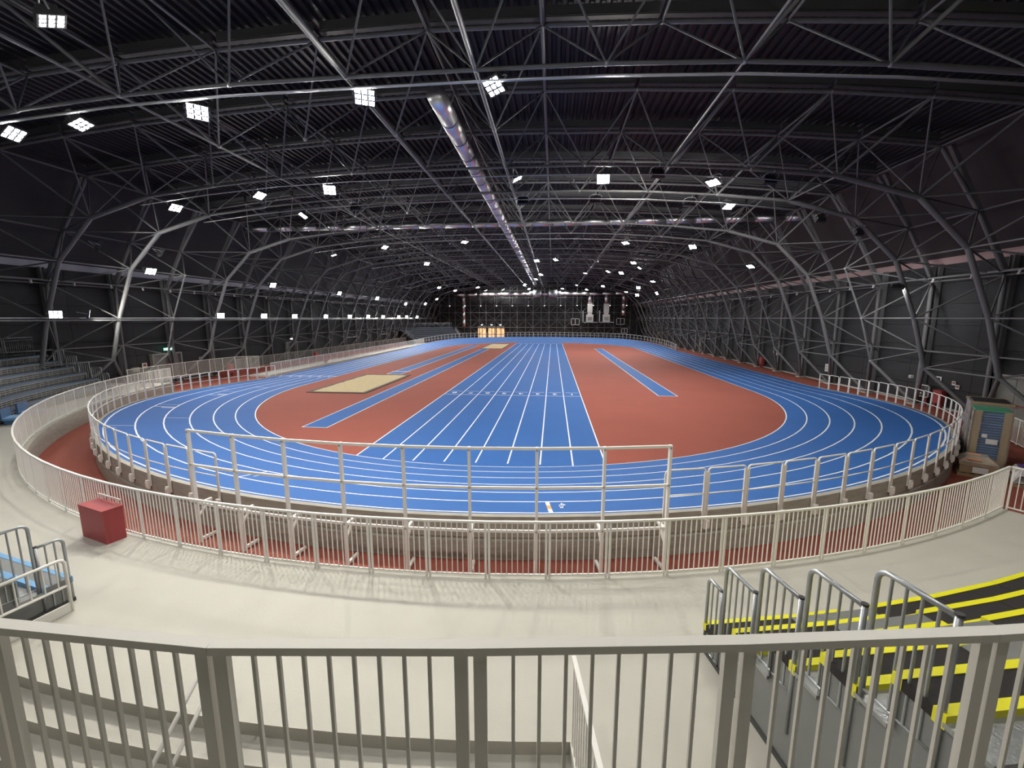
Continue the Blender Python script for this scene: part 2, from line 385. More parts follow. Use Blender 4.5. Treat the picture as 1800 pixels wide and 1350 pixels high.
# ------------------------------------------------------------------ walls and roof skin
OUT = [(0,15.3),(4.0,15.22),(7.95,15.1),(11.9,14.9),(15.8,14.65),(19.7,14.28),(23.55,13.85),(25.7,10.75),(27.45,7.6),(27.5,3.4),(27.5,0.0)]
INN = [(2.05,12.85),(5.95,12.82),(9.85,12.68),(13.75,12.4),(17.65,11.98),(21.3,10.95),(23.7,8.65),(25.1,5.4),(26.0,2.55)]
def side_wall(name, x, sgn, label):
    w = thing(name, (x, 45, 0), label, 'wall', kind='structure')
    pan = MB(); pan.box((0, 0.01, 0.012), (0.12, 4.19, 1.25 - 0.012)); me = pan.mesh('wall_panel', 'wall_dark')
    for i in range(29):
        for j in range(7):
            link('wall_panel', me, w, Matrix.Translation((x if sgn > 0 else x - 0.12, Y0 + 4.2 * i, 1.25 * j)))
    m = MB(); m.box((x + sgn * 0.13 if sgn > 0 else x - 0.3, Y0, 0), (x + 0.3 if sgn > 0 else x - 0.13, Y1, 8.75)); m.build('backing', 'deck_black', w)
    m = MB(); c = MB()
    p0 = Vector((x + sgn * 0.1, 0, 8.75)); p1 = Vector((CTR + sgn * 24.6, 0, 14.3))
    c.add([(p0.x, Y0, p0.z), (p0.x, Y1, p0.z), (p1.x, Y1, p1.z), (p1.x, Y0, p1.z)], [(0, 1, 2, 3) if sgn < 0 else (3, 2, 1, 0)])
    c.build('sloping_cladding', 'wall_maroon' if sgn > 0 else 'wall_dark', w)
    m.beam((x - sgn * 0.06, Y0, 8.78), (x - sgn * 0.06, Y1, 8.78), 0.06, 0.42); m.build('light_strip', 'strip_pink_reflection' if sgn > 0 else 'strip_lilac_reflection', w)
    m = MB(); m.beam((x - sgn * 0.05, Y0, 0.06), (x - sgn * 0.05, Y1, 0.06), 0.06, 0.12); m.build('skirting', 'frame_light', w)
    return w
wr = side_wall('wall_right', XR, 1, 'dark panelled right side wall behind the steel posts')
wl = side_wall('wall_left', XL, -1, 'dark panelled left side wall behind the steel posts')
wb = thing('wall_back', (CTR, Y1, 0), 'dark panelled far end wall of the hall', 'wall', kind='structure')
pan = MB(); pan.box((0.01, 0, 0.012), (3.99, 0.12, 1.25 - 0.012)); me = pan.mesh('wall_panel', 'wall_dark')
for i in range(14):
    for j in range(12): link('wall_panel', me, wb, Matrix.Translation((XL + 4.0 * i, Y1, 1.25 * j)))
m = MB(); m.box((XL - .5, Y1 + .13, 0), (XR + .5, Y1 + .3, 16)); m.build('backing', 'deck_black', wb)
m = MB(); m.box((XL - .5, Y0 - .2, 0), (XR + .5, Y0, 16)); tag(m.build('wall_front', 'wall_dark'), 'dark wall behind the camera', 'wall', kind='structure')
# corrugated deck following the arch
mb = MB(); pr = []
def zroof(o):
    o = abs(o)
    for (a, za), (b, zb) in zip(OUT[:6], OUT[1:7]):
        if o <= b: return za + (zb - za) * (o - a) / (b - a) + 0.62
    return OUT[6][1] + 0.62 - (o - 23.55) * 0.15
o = -25.0
while o < 25.0:
    for dx, dz in ((0, 0), (0.12, 0), (0.17, 0.13), (0.31, 0.13)): pr.append((CTR + o + dx, zroof(o + dx) + dz))
    o += 0.36
n = len(pr); ys = (Y0, 20, 50, 80, Y1 + .2)
mb.add([(x, y, z) for y in ys for x, z in pr], [(j*n + i, j*n + i + 1, (j+1)*n + i + 1, (j+1)*n + i) for j in range(4) for i in range(n - 1)])
tag(mb.build('ceiling', 'deck_black'), 'black corrugated steel roof deck above the trusses', 'ceiling', kind='structure')

# ------------------------------------------------------------------ space frame
SP = 4.2
ROWS_O = [3.4 + SP * k for k in range(26)]             # outer chords
ROWS_I = [5.5 + SP * k for k in range(25)]             # inner chords, half a bay further
frame = thing('space_frame', (CTR, 50, 0), 'grey tubular steel space frame arching over the whole hall', 'roof frame', kind='structure')
tubes = []                                             # (p, q, radius)
nodes = set()
def O(i, s, y): return Vector((CTR + s * OUT[i][0], y, OUT[i][1]))
def I(j, s, y): return Vector((CTR + s * INN[j][0], y, INN[j][1]))
def T(p, q, r): tubes.append((p, q, r))
for k, y in enumerate(ROWS_O):
    for s in (-1, 1):
        for i in range(10):
            T(O(i, s, y), O(i + 1, s, y), 0.075 if i < 6 else 0.10 if i < 8 else 0.11)
        for i in range(1, 10): nodes.add(tuple(O(i, s, y)))
        if k + 1 < len(ROWS_O):
            y2 = ROWS_O[k + 1]; full = (k % 3) != 0
            for i in (1, 2, 3, 4, 5, 6, 7, 8, 9):
                if i in (1, 7, 9) or full: T(O(i, s, y), O(i, s, y2), 0.075 if i == 1 else 0.05 if i < 8 else 0.055)
    nodes.add(tuple(O(0, 1, y)))
    if k + 1 < len(ROWS_O): T(O(0, 1, y), O(0, 1, ROWS_O[k + 1]), 0.05)
for k, y in enumerate(ROWS_I):
    ya, yb = ROWS_O[k], ROWS_O[k + 1]
    miss = (k % 3) == 0                                # rows at 5.5, 18.1, 30.7 ... have no inner arch
    for s in (-1, 1):
        for j in range(9):
            if miss and 1 <= j <= 5 and not (s < 0 and j in (1, 2)): continue
            p = I(j, s, y); nodes.add(tuple(p))
            if j <= 4: con = (j, j + 1)
            elif j == 5: con = (5, 6, 7)
            elif j == 6: con = (7, 8)
            elif j == 7: con = (8, 9)
            else: con = (9, 10)
            for i in con:
                for yy, near in ((ya, True), (yb, False)):
                    r = 0.036
                    if near and i == j + 1 and 2 <= j <= 5: r = 0.062
                    if j == 8 and i == 10: r = 0.10
                    elif j >= 6: r = 0.048
                    if j == 5 and i == 7: r = 0.045
                    T(O(i, s, yy), p, r)
            if j < 8 and not miss: T(p, I(j + 1, s, y), 0.062 if j < 3 else 0.085 if j < 4 else 0.125)
            if j < 8 and miss and j >= 6: T(p, I(j + 1, s, y), 0.06)
            if k + 1 < len(ROWS_I):
                nm = ((k + 1) % 3) == 0
                if j == 0 or j in (6, 7): T(p, I(j, s, ROWS_I[k + 1]), 0.075 if j == 0 else 0.045)
                elif not miss and not nm and j in (2, 4, 8): T(p, I(j, s, ROWS_I[k + 1]), 0.045)
        if k + 2 < len(ROWS_I) and not miss and ((k + 1) % 3) == 0: T(I(2, s, y), I(2, s, ROWS_I[k + 2]), 0.045)
    if not miss: T(I(0, -1, y), I(0, 1, y), 0.062)
# end wall lattice
GX = [XL + 1.5 + 4.0 * i for i in range(14)]
for a, x in enumerate(GX):
    T(Vector((x, 109.3, 0)), Vector((x, 109.3, 14.3)), 0.10)
    if a + 1 < len(GX):
        xm = x + 2.0; T(Vector((xm, 107.6, 0.2)), Vector((xm, 107.6, 13.6)), 0.08)
        for z in (1.2, 4.9, 8.6, 12.3):
            c0 = Vector((xm, 107.6, z + 1.85 if z < 12 else 13.4))
            for xx in (x, GX[a + 1]):
                for zz in (z, z + 3.7):
                    if zz < 15: T(c0, Vector((xx, 109.3, zz)), 0.05)
for z in (1.2, 4.9, 8.6, 12.3): T(Vector((GX[0], 109.3, z)), Vector((GX[-1], 109.3, z)), 0.08)
for z in (3.05, 6.75, 10.45): T(Vector((GX[0] + 2, 107.6, z)), Vector((GX[-1] - 2, 107.6, z)), 0.08)
def visible_size(p, q, r):
    best = 0
    a, b = project(p), project(q)
    if a is None or b is None: return 0
    x0, x1 = sorted((a[0], b[0])); yy0, yy1 = sorted((a[1], b[1]))
    if x1 < 0 or x0 > 1800 or yy1 < 0 or yy0 > 1350: return 0
    L = math.hypot(min(x1, 1800) - max(x0, 0), min(yy1, 1350) - max(yy0, 0))
    return L * r * FPX / min(a[2], b[2])
order = sorted(range(len(tubes)), key=lambda i: -visible_size(*tubes[i]))
big = set(order[:300])
rest = MB()
for i, (p, q, r) in enumerate(tubes):
    if i in big:
        link('tube', unit_tube('truss_grey'), frame, align(p, q, r))
    else: rest.tube(p, q, r, 6 if r > 0.05 else 5, cap=False)
tag(rest.build('far_tubes', 'truss_grey', frame, True), kind='stuff')
nl = sorted(nodes, key=lambda p: (Vector(p) - Vector((0, 0, CAMZ))).length)
nl = [p for p in nl]
ballmb = MB(); ballmb.ball((0, 0, 0), 1.0, 8, 5); ballme = ballmb.mesh('node', 'node_steel', True); rb = MB(); cnt = 0
for p in nl:
    pr_ = project(p)
    if pr_ and cnt < 220 and -10 < pr_[0] < 1810 and -10 < pr_[1] < 1350:
        link('node', ballme, frame, Matrix.Translation(p) @ Matrix.Scale(0.085, 4)); cnt += 1
    else: rb.ball(p, 0.08, 5, 3)
tag(rb.build('far_nodes', 'node_steel', frame, True), kind='stuff')
# purlin over every outer chord and wall columns behind it
for k, y in enumerate(ROWS_O):
    mb = MB()
    for s in (-1, 1):
        for i in range(6):
            a, b = O(i, s, y), O(i + 1, s, y); e = (b - a).normalized() * 0.12
            mb.beam(a + e + Vector((0, 0, 0.42)), b - e + Vector((0, 0, 0.42)), 0.14, 0.28); mb.beam(a + e + Vector((0, 0, 0.20)), b - e + Vector((0, 0, 0.20)), 0.20, 0.05)
    mb.build('purlin', 'purlin_grey', frame)
    for s in (-1, 1):
        x = CTR + s * 27.75; mb = MB()
        mb.box((x - .12, y - .13, 0), (x + .12, y - .11, 8.6)); mb.box((x - .12, y + .11, 0), (x + .12, y + .13, 8.6)); mb.box((x - .02, y - .11, 0), (x + .02, y + .11, 8.6))
        mb.beam((x - s * .1, y, 7.4), (CTR + s * 24.0, y, 13.9), 0.2, 0.2)
        mb.build('wall_column', 'truss_grey', frame)
        b = MB(); b.box((CTR + s * 27.5 - .3, y - .3, 0), (CTR + s * 27.5 + .25, y + .3, 0.1)); b.build('foot_plate', 'raw_concrete', frame)

# ------------------------------------------------------------------ ducts and trays
def duct(name, p, q, r, bands, label, bm='duct_dark'):
    t = thing(name, p, label, 'duct')
    p, q = Vector(p), Vector(q); L = (q - p).length; a = (q - p).normalized(); n = max(1, int(round(L / bands)))
    for i in range(n):
        m = MB(); m.tube(p + a * (L * i / n), p + a * (L * (i + 1) / n - 0.01), r, 20); m.build('duct_section', 'duct_steel', t, True)
        m = MB(); m.tube(p + a * (L * (i + 1) / n - 0.03), p + a * (L * (i + 1) / n + 0.03), r + 0.015, 20); m.build('joint_band', bm, t, True)
    return t
duct('ventilation_duct', (CTR + .1, 16.6, 13.55), (CTR + .1, 104.5, 13.55), 0.37, 1.9, 'long silver round duct running lengthwise under the ridge')
duct('ventilation_duct', (-29.0, 38.8, 13.68), (21.5, 38.8, 13.68), 0.28, 2.4, 'long silver round duct crossing the hall from side to side')
dd_ = duct('ventilation_duct', (-25.0, 105.6, 11.15), (21.0, 105.6, 11.35), 0.42, 3.0, 'silver round duct across the far end with a double manifold')
for x, s in ((-2.9, -1), (0.9, 1)):
    m = MB(); c = Vector((x - 1 + (0 if s < 0 else 0), 105.2, 11.25))
    m.tube(c + Vector((-1.0, 0, 0)), c + Vector((1.0, 0, 0)), 0.95, 16); m.tube(c + Vector((s * 1.0, 0, 0)), c + Vector((s * 1.9, 0, 0)), 0.6, 16); m.build('manifold', 'galvanised', dd_, True)
duct('vertical_duct', (-22.5, 106.4, 3.2), (-22.5, 106.4, 11.0), 0.38, 2.0, 'vertical silver duct at the left of the far wall')
for i, x in enumerate((9.0, 13.0, 17.2)):
    duct('vertical_duct', (x, 106.6, 9.0 if i < 2 else 6.0), (x, 106.6, 11.2), 0.55, 1.6, ('left','middle','right')[i] + ' of three vertical ducts dropping down the far wall', 'red_paint' if i == 2 else 'duct_dark')
for i, x in enumerate((9.0, 13.0)):
    t = thing('air_unit', (x, 106.6, 3.6), 'white boxy air handling unit ' + ('left of the other on the far wall shelf', 'right of the other on the far wall shelf')[i], 'air unit')
    m = MB(); m.box((x - .85, 105.9, 4.5), (x + .85, 107.2, 6.3)); m.build('cabinet', 'plastic_white', t)
    m = MB(); m.box((x - .6, 106.0, 6.7), (x + .6, 107.1, 8.9)); m.beam((x, 106.5, 6.3), (x, 106.5, 6.75), 1.0, 0.9, (0, 1, 0)); m.build('filter_column', 'plastic_white', t)
    for z in (4.9, 5.2, 5.5): m = MB(); m.box((x - .55, 105.85, z), (x + .55, 105.9, z + .12)); m.build('louvre', 'frame_dark', t)
    m = MB(); m.box((x - 1.7, 105.7, 4.3), (x + 1.9, 107.3, 4.45)); m.box((x - 1.75, 105.7, 4.3), (x - 1.55, 107.3, 7.2)); m.build('shelf', 'galvanised', t)
for yrow in (13.9, 22.3, 26.5, 39.1, 51.7):
    t = thing('cable_tray', (CTR, yrow, 12.5), 'thin steel cable tray under the ' + {13.9: 'nearest', 22.3: 'second', 26.5: 'third', 39.1: 'fourth', 51.7: 'fifth'}[yrow] + ' lamp row arch', 'cable tray')
    for off in (0.0, 0.14):
        m = MB(); pts = []
        for s in (-1, 1):
            pr2 = [(CTR + s * INN[j][0], yrow - 0.35 - off, INN[j][1] - 0.52 - off * .3) for j in range(0, 5)]
            pts = (list(reversed(pr2)) if s < 0 else pts + pr2)
        m.path(pts, 0.028, 6); m.build('conduit', 'galvanised', t, True)
for s, nm in ((-1, 'left'), (1, 'right')):
    t = thing('lighting_rail', (CTR + s * 26.9, 40, 7.6), 'long service rail with small spotlights high along the ' + nm + ' wall', 'rail')
    m = MB(); m.beam((CTR + s * 26.9, 6, 7.75), (CTR + s * 26.9, 104, 7.75), 0.10, 0.10); m.build('rail', 'truss_grey', t)
    for i in range(40):
        y = 9 + 2.35 * i; m = MB(); m.tube((CTR + s * 26.85, y, 7.7), (CTR + s * 26.8, y, 7.5), 0.06, 8); m.build('spot', 'plastic_white', t)
t = thing('lighting_rail', (-29.6, 50, 5.4), 'straight pale lamp rail at eye level along the left wall', 'rail')
m = MB(); m.beam((-29.5, 6, 5.28), (-29.5, 104, 5.28), 0.08, 0.09); m.build('rail', 'truss_grey', t)
m = MB(); m.beam((-29.42, 6, 5.42), (-29.42, 104, 5.42), 0.035, 0.035); m.build('conduit', 'galvanised', t)

# ------------------------------------------------------------------ floodlights
def lamp_meshes():
    g = {}
    m = MB(); m.box((-.33, -.27, 0.02), (.33, .27, 0.10)); 
    for i in range(7): m.box((-.30 + .095 * i, -.2, 0.10), (-.275 + .095 * i, .2, 0.19))
    g['housing'] = m.mesh('housing', 'lamp_black')
    m = MB(); m.add([(-.30, -.24, 0.0), (.30, -.24, 0.0), (.30, .24, 0.0), (-.30, .24, 0.0)], [(3, 2, 1, 0)]); g['led'] = m.mesh('led_face', 'led_face'); g['led_high'] = m.mesh('led_face', 'led_face_high')
    m = MB()
    for x in (-.315, -.10, .10, .315): m.box((x - .028, -.26, -0.03), (x + .028, .26, 0.02))
    for y in (-.25, -.08, .08, .25): m.box((-.33, y - .024, -0.03), (.33, y + .024, 0.02))
    g['grid'] = m.mesh('lens_grid', 'lamp_black')
    m = MB(); m.path([(-.36, 0, 0.06), (-.36, 0, 0.30), (-.2, 0, 0.42), (.2, 0, 0.42), (.36, 0, 0.30), (.36, 0, 0.06)], 0.022, 6); m.tube((0, 0, .40), (0, 0, .55), 0.03, 6); g['yoke'] = m.mesh('yoke', 'galvanised')
    return g
LM = lamp_meshes()
for k_ in ('led_face', 'led_face_high'): M[k_].cycles.emission_sampling = 'FRONT'
for k_ in ('exit_green', 'lit_glass', 'lamp_warm_white'): M[k_].cycles.emission_sampling = 'NONE'
def flood(pos, aim, label, group=None, full=True, led=True, scale=1.0):
    pos = Vector(pos); z = (pos - Vector(aim)).normalized()          # local +z points away from the target
    x = Vector((0, 0, 1)).cross(z)
    x = x.normalized() if x.length > 1e-3 else Vector((1, 0, 0)); y = z.cross(x)
    m4 = Matrix(((x.x, y.x, z.x, pos.x), (x.y, y.y, z.y, pos.y), (x.z, y.z, z.z, pos.z), (0, 0, 0, 1))) @ Matrix.Scale(scale, 4)
    t = thing('floodlight', pos, label, 'floodlight', group)
    link('housing', LM['housing'], t, m4); link('led_face', LM['led_high' if 'dazzling' in label and pos.y < 30 else 'led'], t, m4)
    if full: link('lens_grid', LM['grid'], t, m4); link('yoke', LM['yoke'], t, m4)
    return t
FL = [  # position, aim, label
 ((-11.95,10.1,12.4), (-9,14,0), 'floodlight in the top left corner of the view, nearest of all'),
 ((-19.2,14.4,11.9), (-8,16,0), 'flat-angled floodlight at the left edge on the nearest lamp row'),
 ((-16.5,14.4,12.1), (-10,16,0), 'floodlight with three bright bars, second from left on the nearest lamp row'),
 ((-12.15,14.5,12.35), (-4,5,0), 'dazzling square floodlight left of centre on the nearest lamp row'),
 ((-6.14,14.3,12.45), (-2,5,0), 'dazzling floodlight beside the start of the ridge duct'),
 ((-1.9,14.0,12.42), (-7,7,0), 'floodlight with nine bright lenses right of the ridge duct start'),
 ((-21.4,23.2,11.6), (-12,21,0), 'floodlight leftmost on the second lamp row'),
 ((-16.2,23.1,12.1), (-8,22,0), 'floodlight seen edge-on, second from left on the second lamp row'),
 ((-12.2,23.2,12.3), (-6,8,0), 'dazzling floodlight left of the ridge duct on the second lamp row'),
 ((-1.9,22.6,12.4), (4,24,0), 'thin edge-on floodlight just right of the ridge duct on the second row'),
 ((2.42,22.9,12.35), (1,8,0), 'dazzling floodlight right of the ridge duct on the second lamp row'),
 ((7.8,23.0,12.05), (4,20,0), 'floodlight rightmost of the lit ones on the second lamp row'),
 ((-16.5,27.7,12.1), (-22,22,0), 'floodlight left on the third lamp row showing three lenses'),
 ((10.1,26.9,11.85), (12,21,0), 'floodlight right on the third lamp row below its neighbour'),
 ((17.4,40.4,9.95), (12,38,0), 'single floodlight high above the right straight'),
 ((-27.8,27.5,8.62), (-18,24,0), 'floodlight on a curved arm at a bright left wall node'),
]
for a in FL: flood(*a)
for i, x in enumerate((-2.0, 7.8)):
    flood((x, 10.0, 12.4), (x * 0.8, 14 - 7 * i, 0), ('left', 'right')[i] + ' of two floodlights on the row just above the view')
for i, x in enumerate((-17.0, -10.0, -3.0, 4.0, 11.0)):
    flood((x, 1.0, 12.3), (x * 0.9, 11, 0), ORD[i] + ' floodlight from the left on the row over the gallery')
DARK = [((4.9,22.3,12.3), 'unlit-looking floodlight aimed away, right of the dazzling one on the second row'), ((10.1,22.4,11.9), 'dark floodlight aimed away at the right of the second lamp row'),
 ((-12.5,27.0,12.3), 'dark floodlight aimed away left of the ridge duct on the third row'), ((-1.9,26.9,12.4), 'dark floodlight aimed away just right of the ridge duct'),
 ((2.4,26.9,12.35), 'dark floodlight aimed away under the dazzling right one'), ((7.8,26.9,12.05), 'dark floodlight aimed away beside the lit pair on the right'),
 ((14.9,26.6,11.0), 'dark floodlight aimed away near the right roof bend'), ((17.07,26.7,10.25), 'dark floodlight rightmost, below the right roof bend'),
 ((-26.6,27.3,9.8), 'floodlight aimed away above the bright left wall node'), ((-26.7,23.4,9.6), 'floodlight aimed away highest on the near left wall')]
for p, l in DARK: flood(p, (p[0] * 0.6, p[1] + 16, 0), l)
flood((19.6,26.6,7.2), (23.6, 30.5, 4.0), 'floodlight clamped to a right wall tube and lighting the wall', scale=0.8)
FAR = [(-15.94,53.5,12.2),(-16.33,41,12.2),(-21.75,41.4,11.6),(-27.8,53.7,8.6),(-27.9,66,8.5),(-27.76,40.4,8.65),(-8.34,40.4,12.45),(.3,40.1,12.4),(6.5,40.8,12.2),(12.2,40,11.65),
 (-2.1,53.7,12.4),(.2,52.8,12.4),(5.1,53.7,12.3),(9.5,53.2,11.95),(11,57.2,11.8),(15.2,68.2,10.95),(-22.7,84.2,11.4),(-22.1,95.5,11.5),(-16.7,94.5,12.1),(-16.5,104.5,12.1),(-12.3,104.8,12.3),
 (-6.1,92,12.4),(-5.9,104.8,12.4),(-2.1,70.9,12.4),(-3.2,79,12.4),(2.2,104.8,12.4),(4.9,92.5,12.3),(7.9,104,12.1),(10.2,90.7,11.9),(7.9,64.3,12.1),(4.9,68.3,12.3),(9.8,64.5,11.9),(15.5,94,10.9),(17.7,76,9.6),(-28.2,80,8.1),(-27.9,91.7,8.5),(-26.6,96.5,9.7)]
ROWN = ['just beyond the cross duct', 'second beyond the cross duct', 'third beyond the cross duct', 'fourth beyond the cross duct', 'fifth beyond the cross duct', 'nearest the far wall']
def row_of(p): return min(range(6), key=lambda k: abs(p[1] - (40.5, 54, 66.5, 80, 92.5, 104.8)[k]))
FAR.sort(key=lambda p: (row_of(p), p[0])); seen_ = {}
for i, p in enumerate(FAR):
    k_ = row_of(p); seen_[k_] = seen_.get(k_, -1) + 1
    sx = -1 if p[0] > CTR else 1
    aim = (p[0] + sx * random.uniform(2, 7), p[1] + random.uniform(-7, 3), 0)
    if abs(p[0] - CTR) > 22: aim = (CTR + (p[0] - CTR) * 0.45, p[1] - 4, 0)
    flood(p, aim, ORD[seen_[k_]] + ' small floodlight from left on the lamp row ' + ROWN[k_], 'floodlights among the far roof trusses', full=p[1] < 60)
flood((15.47,80.7,10.9), (6, 66, 0), 'upper of two dazzling floodlights at the far right', full=False)
flood((17.24,90.8,10.1), (8, 74, 0), 'lower of two dazzling floodlights at the far right', full=False)
WALL_L = [22.2, 34.6, 40.2, 45.3, 51.9, 58.3, 64.4, 70.3, 77.7, 82.0, 88.6]
for i, y in enumerate(WALL_L):
    flood((-28.85, y, 5.62), (-14, y - 9, 0.6), ORD[i] + ' floodlight from the left on the left wall rail', 'floodlights along the left wall rail', full=y < 60, scale=0.9)
flood((-28.85, 24.0, 5.66), (-12, 44, 0), 'floodlight on the left wall rail turned away beside the dazzling first one')
for i in range(12):
    x = -25.5 + 3.9 * i; t = thing('downlight', (x, 103.9, 8.4), ORD[i] + ' small downlight from the left in the row across the far wall', 'downlight', 'small downlights across the far wall')
    m = MB(); m.tube((x, 103.9, 8.35), (x, 103.9, 8.55), 0.16, 10); m.tube((x, 103.9, 8.55), (x, 103.9, 12.6), 0.02, 5); m.build('can', 'plastic_white', t); m = MB(); m.tube((x, 103.9, 8.32), (x, 103.9, 8.35), 0.13, 10); m.build('lens', 'lamp_warm_white', t)

# ------------------------------------------------------------------ fences
def bar_fence(t, p, q, z, h, nb, sub=True, m='white_steel', post=0.04, bar=0.016, thick=1.0, rail=0.045, two=False, zq=None):
    zq = z if zq is None else zq
    p, q = Vector((p[0], p[1], z)), Vector((q[0], q[1], zq)); a = (q - p); L = a.length; a.normalize()
    ah = Vector((a.x, a.y, 0)).normalized(); U = Vector((0, 0, 1)); g = 0.012
    f = MB()
    f.beam(p + U * (h - .018), q + U * (h - .018), rail, 0.036); f.beam(p + U * 0.07 + a * g, q + U * 0.07 - a * g, 0.03, 0.03)
    if two: f.beam(p + U * (h - .16), q + U * (h - .16), 0.03, 0.03)
    for e in (p + ah * (g + post / 2), q - ah * (g + post / 2)):
        f.beam(e, e + U * (h - .03), 0.016 * thick, post, ah.cross(U) if False else ah)
    pts = [p + a * (g + post + (L - 2 * g - 2 * post) * (i + 1) / (nb + 1)) for i in range(nb)]
    if not sub:
        for e in pts: f.beam(e + U * .07, e + U * (h - .03), bar, bar, ah)
    o = f.build('fence_panel', m, t)
    if sub:
        ub = unit_box(m); rot = math.atan2(a.y, a.x)
        for e in pts: link('bar', ub, o, Matrix.Translation(e + U * .07) @ Matrix.Rotation(rot, 4, 'Z') @ Matrix.Diagonal((bar, bar, h - .10, 1)))
    return o
fg = thing('foreground_railing', (0, 1.6, 2.99), 'off-white railing with square bars across the bottom of the view', 'railing')
FGP = [(-3.55, 1.47), (-2.47, 1.45), (-1.39, 1.43), (-0.32, 1.53), (0.80, 1.66), (1.91, 1.82), (3.02, 2.02)]
for a, b in zip(FGP[:-1], FGP[1:]): bar_fence(fg, a, b, 2.99, 1.10, 8, True, 'cream_steel', post=0.055, bar=0.015, thick=2.0, rail=0.055)
cf = thing('concourse_fence', pol(0, RF, ZC), 'long curved white bar fence along the near edge of the concourse', 'fence')
npan = int(round(R_(PB - PA) * RF / 1.075)); full_ = 0
for i in range(npan):
    a = PA + (PB - PA) * i / npan; b = PA + (PB - PA) * (i + 1) / npan
    near = b > -42
    bar_fence(cf, pol(a, RF + .03), pol(b, RF + .03), ZC, 1.10, 9, near)
rf = thing('corner_fence', pol(PB, RF + 2, ZC), 'short white bar fence turning outward at the right corner of the concourse', 'fence')
e0 = pol(PB, RF + .03)
for i in range(3): bar_fence(rf, pol(PB, RF + .06 + 1.1 * i), pol(PB, RF + .06 + 1.1 * (i + 1)), ZC, 1.10, 9, True)
lf = thing('side_fence', (-26.3, 60, 0.16), 'white bar fence running along the left straight', 'fence')
for i in range(31): bar_fence(lf, (-26.35, 37.0 + 1.55 * i), (-26.35, 37.0 + 1.55 * (i + 1)), 0.16, 1.10, 11, False)
lf2 = thing('wall_fence', (-30.2, 60, 0.0), 'grey bar fence in front of the left wall beyond the ramp', 'fence')
for i in range(26): bar_fence(lf2, (-30.6, 38.0 + 1.9 * i), (-30.6, 38.0 + 1.9 * (i + 1)), 0.35, 1.10, 14, False, 'frame_light')
mb = MB(); mb.box((-32.0, 37, 0), (-30.3, 90, 0.35)); tag(mb.build('floor_side_ledge', 'red_rubber'), 'raised red ledge along the left wall', 'floor', kind='structure')
rp = thing('ramp_fence', (-29, 31, ZC), 'pale bar fence around the left ramp below the double door', 'fence')
RP = [(-28.6, 25.6), (-28.9, 28.2), (-29.0, 30.6), (-29.0, 33.0), (-28.6, 35.4), (-27.0, 36.4)]
for a, b in zip(RP[:-1], RP[1:]):
    n = 2
    for i in range(n):
        pa = (a[0] + (b[0]-a[0])*i/n, a[1] + (b[1]-a[1])*i/n); pb = (a[0] + (b[0]-a[0])*(i+1)/n, a[1] + (b[1]-a[1])*(i+1)/n)
        bar_fence(rp, pa, pb, ZC, 1.2, 10, False, 'cream_steel')
pf = thing('rear_fence', (19.8, 19, 0), 'white bar fence behind the wrapped pallets on the right', 'fence')
for i in range(3): bar_fence(pf, (20.3 - .42 * i, 20.4 - .95 * i), (20.3 - .42 * (i + 1), 20.4 - .95 * (i + 1)), 0.03, 1.12, 9, True)

# hoop barrier along the outside of the track
def hoop_mesh(Lh, m='white_steel', simple=False):
    b = MB(); r = 0.022; c = 0.07; h = 1.06
    pts = [(0, 0, -0.28), (0, 0, h - c)] + [(c - c * math.cos(t), 0, h - c + c * math.sin(t)) for t in (R_(30), R_(60), R_(90))] + [(Lh - c, 0, h)] + [(Lh - c + c * math.sin(t), 0, h - c + c * math.cos(t)) for t in (R_(30), R_(60), R_(90))] + [(Lh, 0, -0.28)]
    b.path(pts, r, 4 if simple else 8)
    return b.mesh('hoop', m, True)
def rail_mesh(Lh): b = MB(); b.tube((0.02, 0, .46), (Lh - .02, 0, .46), 0.016, 6); return b.mesh('mid_rail', 'white_steel', True)
def post_mesh(): b = MB(); b.box((-.030, -.02, -.30), (.030, .012, .98)); return b.mesh('post', 'white_steel')
def brk_mesh(): b = MB(); b.box((-.07, -.075, -.38), (.07, -.02, -.14)); b.box((-.03, -.10, -.34), (.03, -.02, -.18)); return b.mesh('bracket', 'white_steel')
PM, BM = post_mesh(), brk_mesh()
def hoops(t, c, p0, p1, rad, full=True, bank_of=bank):
    arc = abs(R_(p1 - p0)) * rad; n = int(round(arc / 1.04)); Lh = arc / n - 0.075
    HM, RM = hoop_mesh(Lh, simple=not full), rail_mesh(Lh)
    for i in range(n):
        pa = p0 + (p1 - p0) * i / n; pb = p0 + (p1 - p0) * (i + 1) / n; mid = (pa + pb) / 2
        ea = pa if abs(pa) <= 180 else pa
        z = bank_of(mid) + 0.0
        A, B = pol(pa, rad, 0, c), pol(pb, rad, 0, c); dirv = (B - A).normalized()
        za, zb = bank_of(pa), bank_of(pb); dv = Vector((dirv.x, dirv.y, (zb - za) / (B - A).length)).normalized()
        nrm = Vector((dirv.y, -dirv.x, 0)); 
        if nrm.dot(A - Vector((*c, 0))) > 0: nrm = -nrm               # local +y points to the track
        A = A + dirv * 0.037; 
        m4 = Matrix(((dv.x, nrm.x, 0, A.x), (dv.y, nrm.y, 0, A.y), (dv.z, 0, 1, za), (0, 0, 0, 1)))
        h = link('hoop', HM, t, m4); link('mid_rail', RM, h, m4)
        if full:
            for xx in (0.0, Lh): link('post', PM, h, m4 @ Matrix.Translation((xx, 0, 0)))
            link('bracket', BM, h, m4 @ Matrix.Translation((0, 0, 0)))
RH = ROUT + 0.16
hb = thing('track_barrier', pol(50, RH, 0), 'white tubular hoop barrier around the right half of the near bend', 'barrier'); hoops(hb, TC1, 12.6, 96, RH)
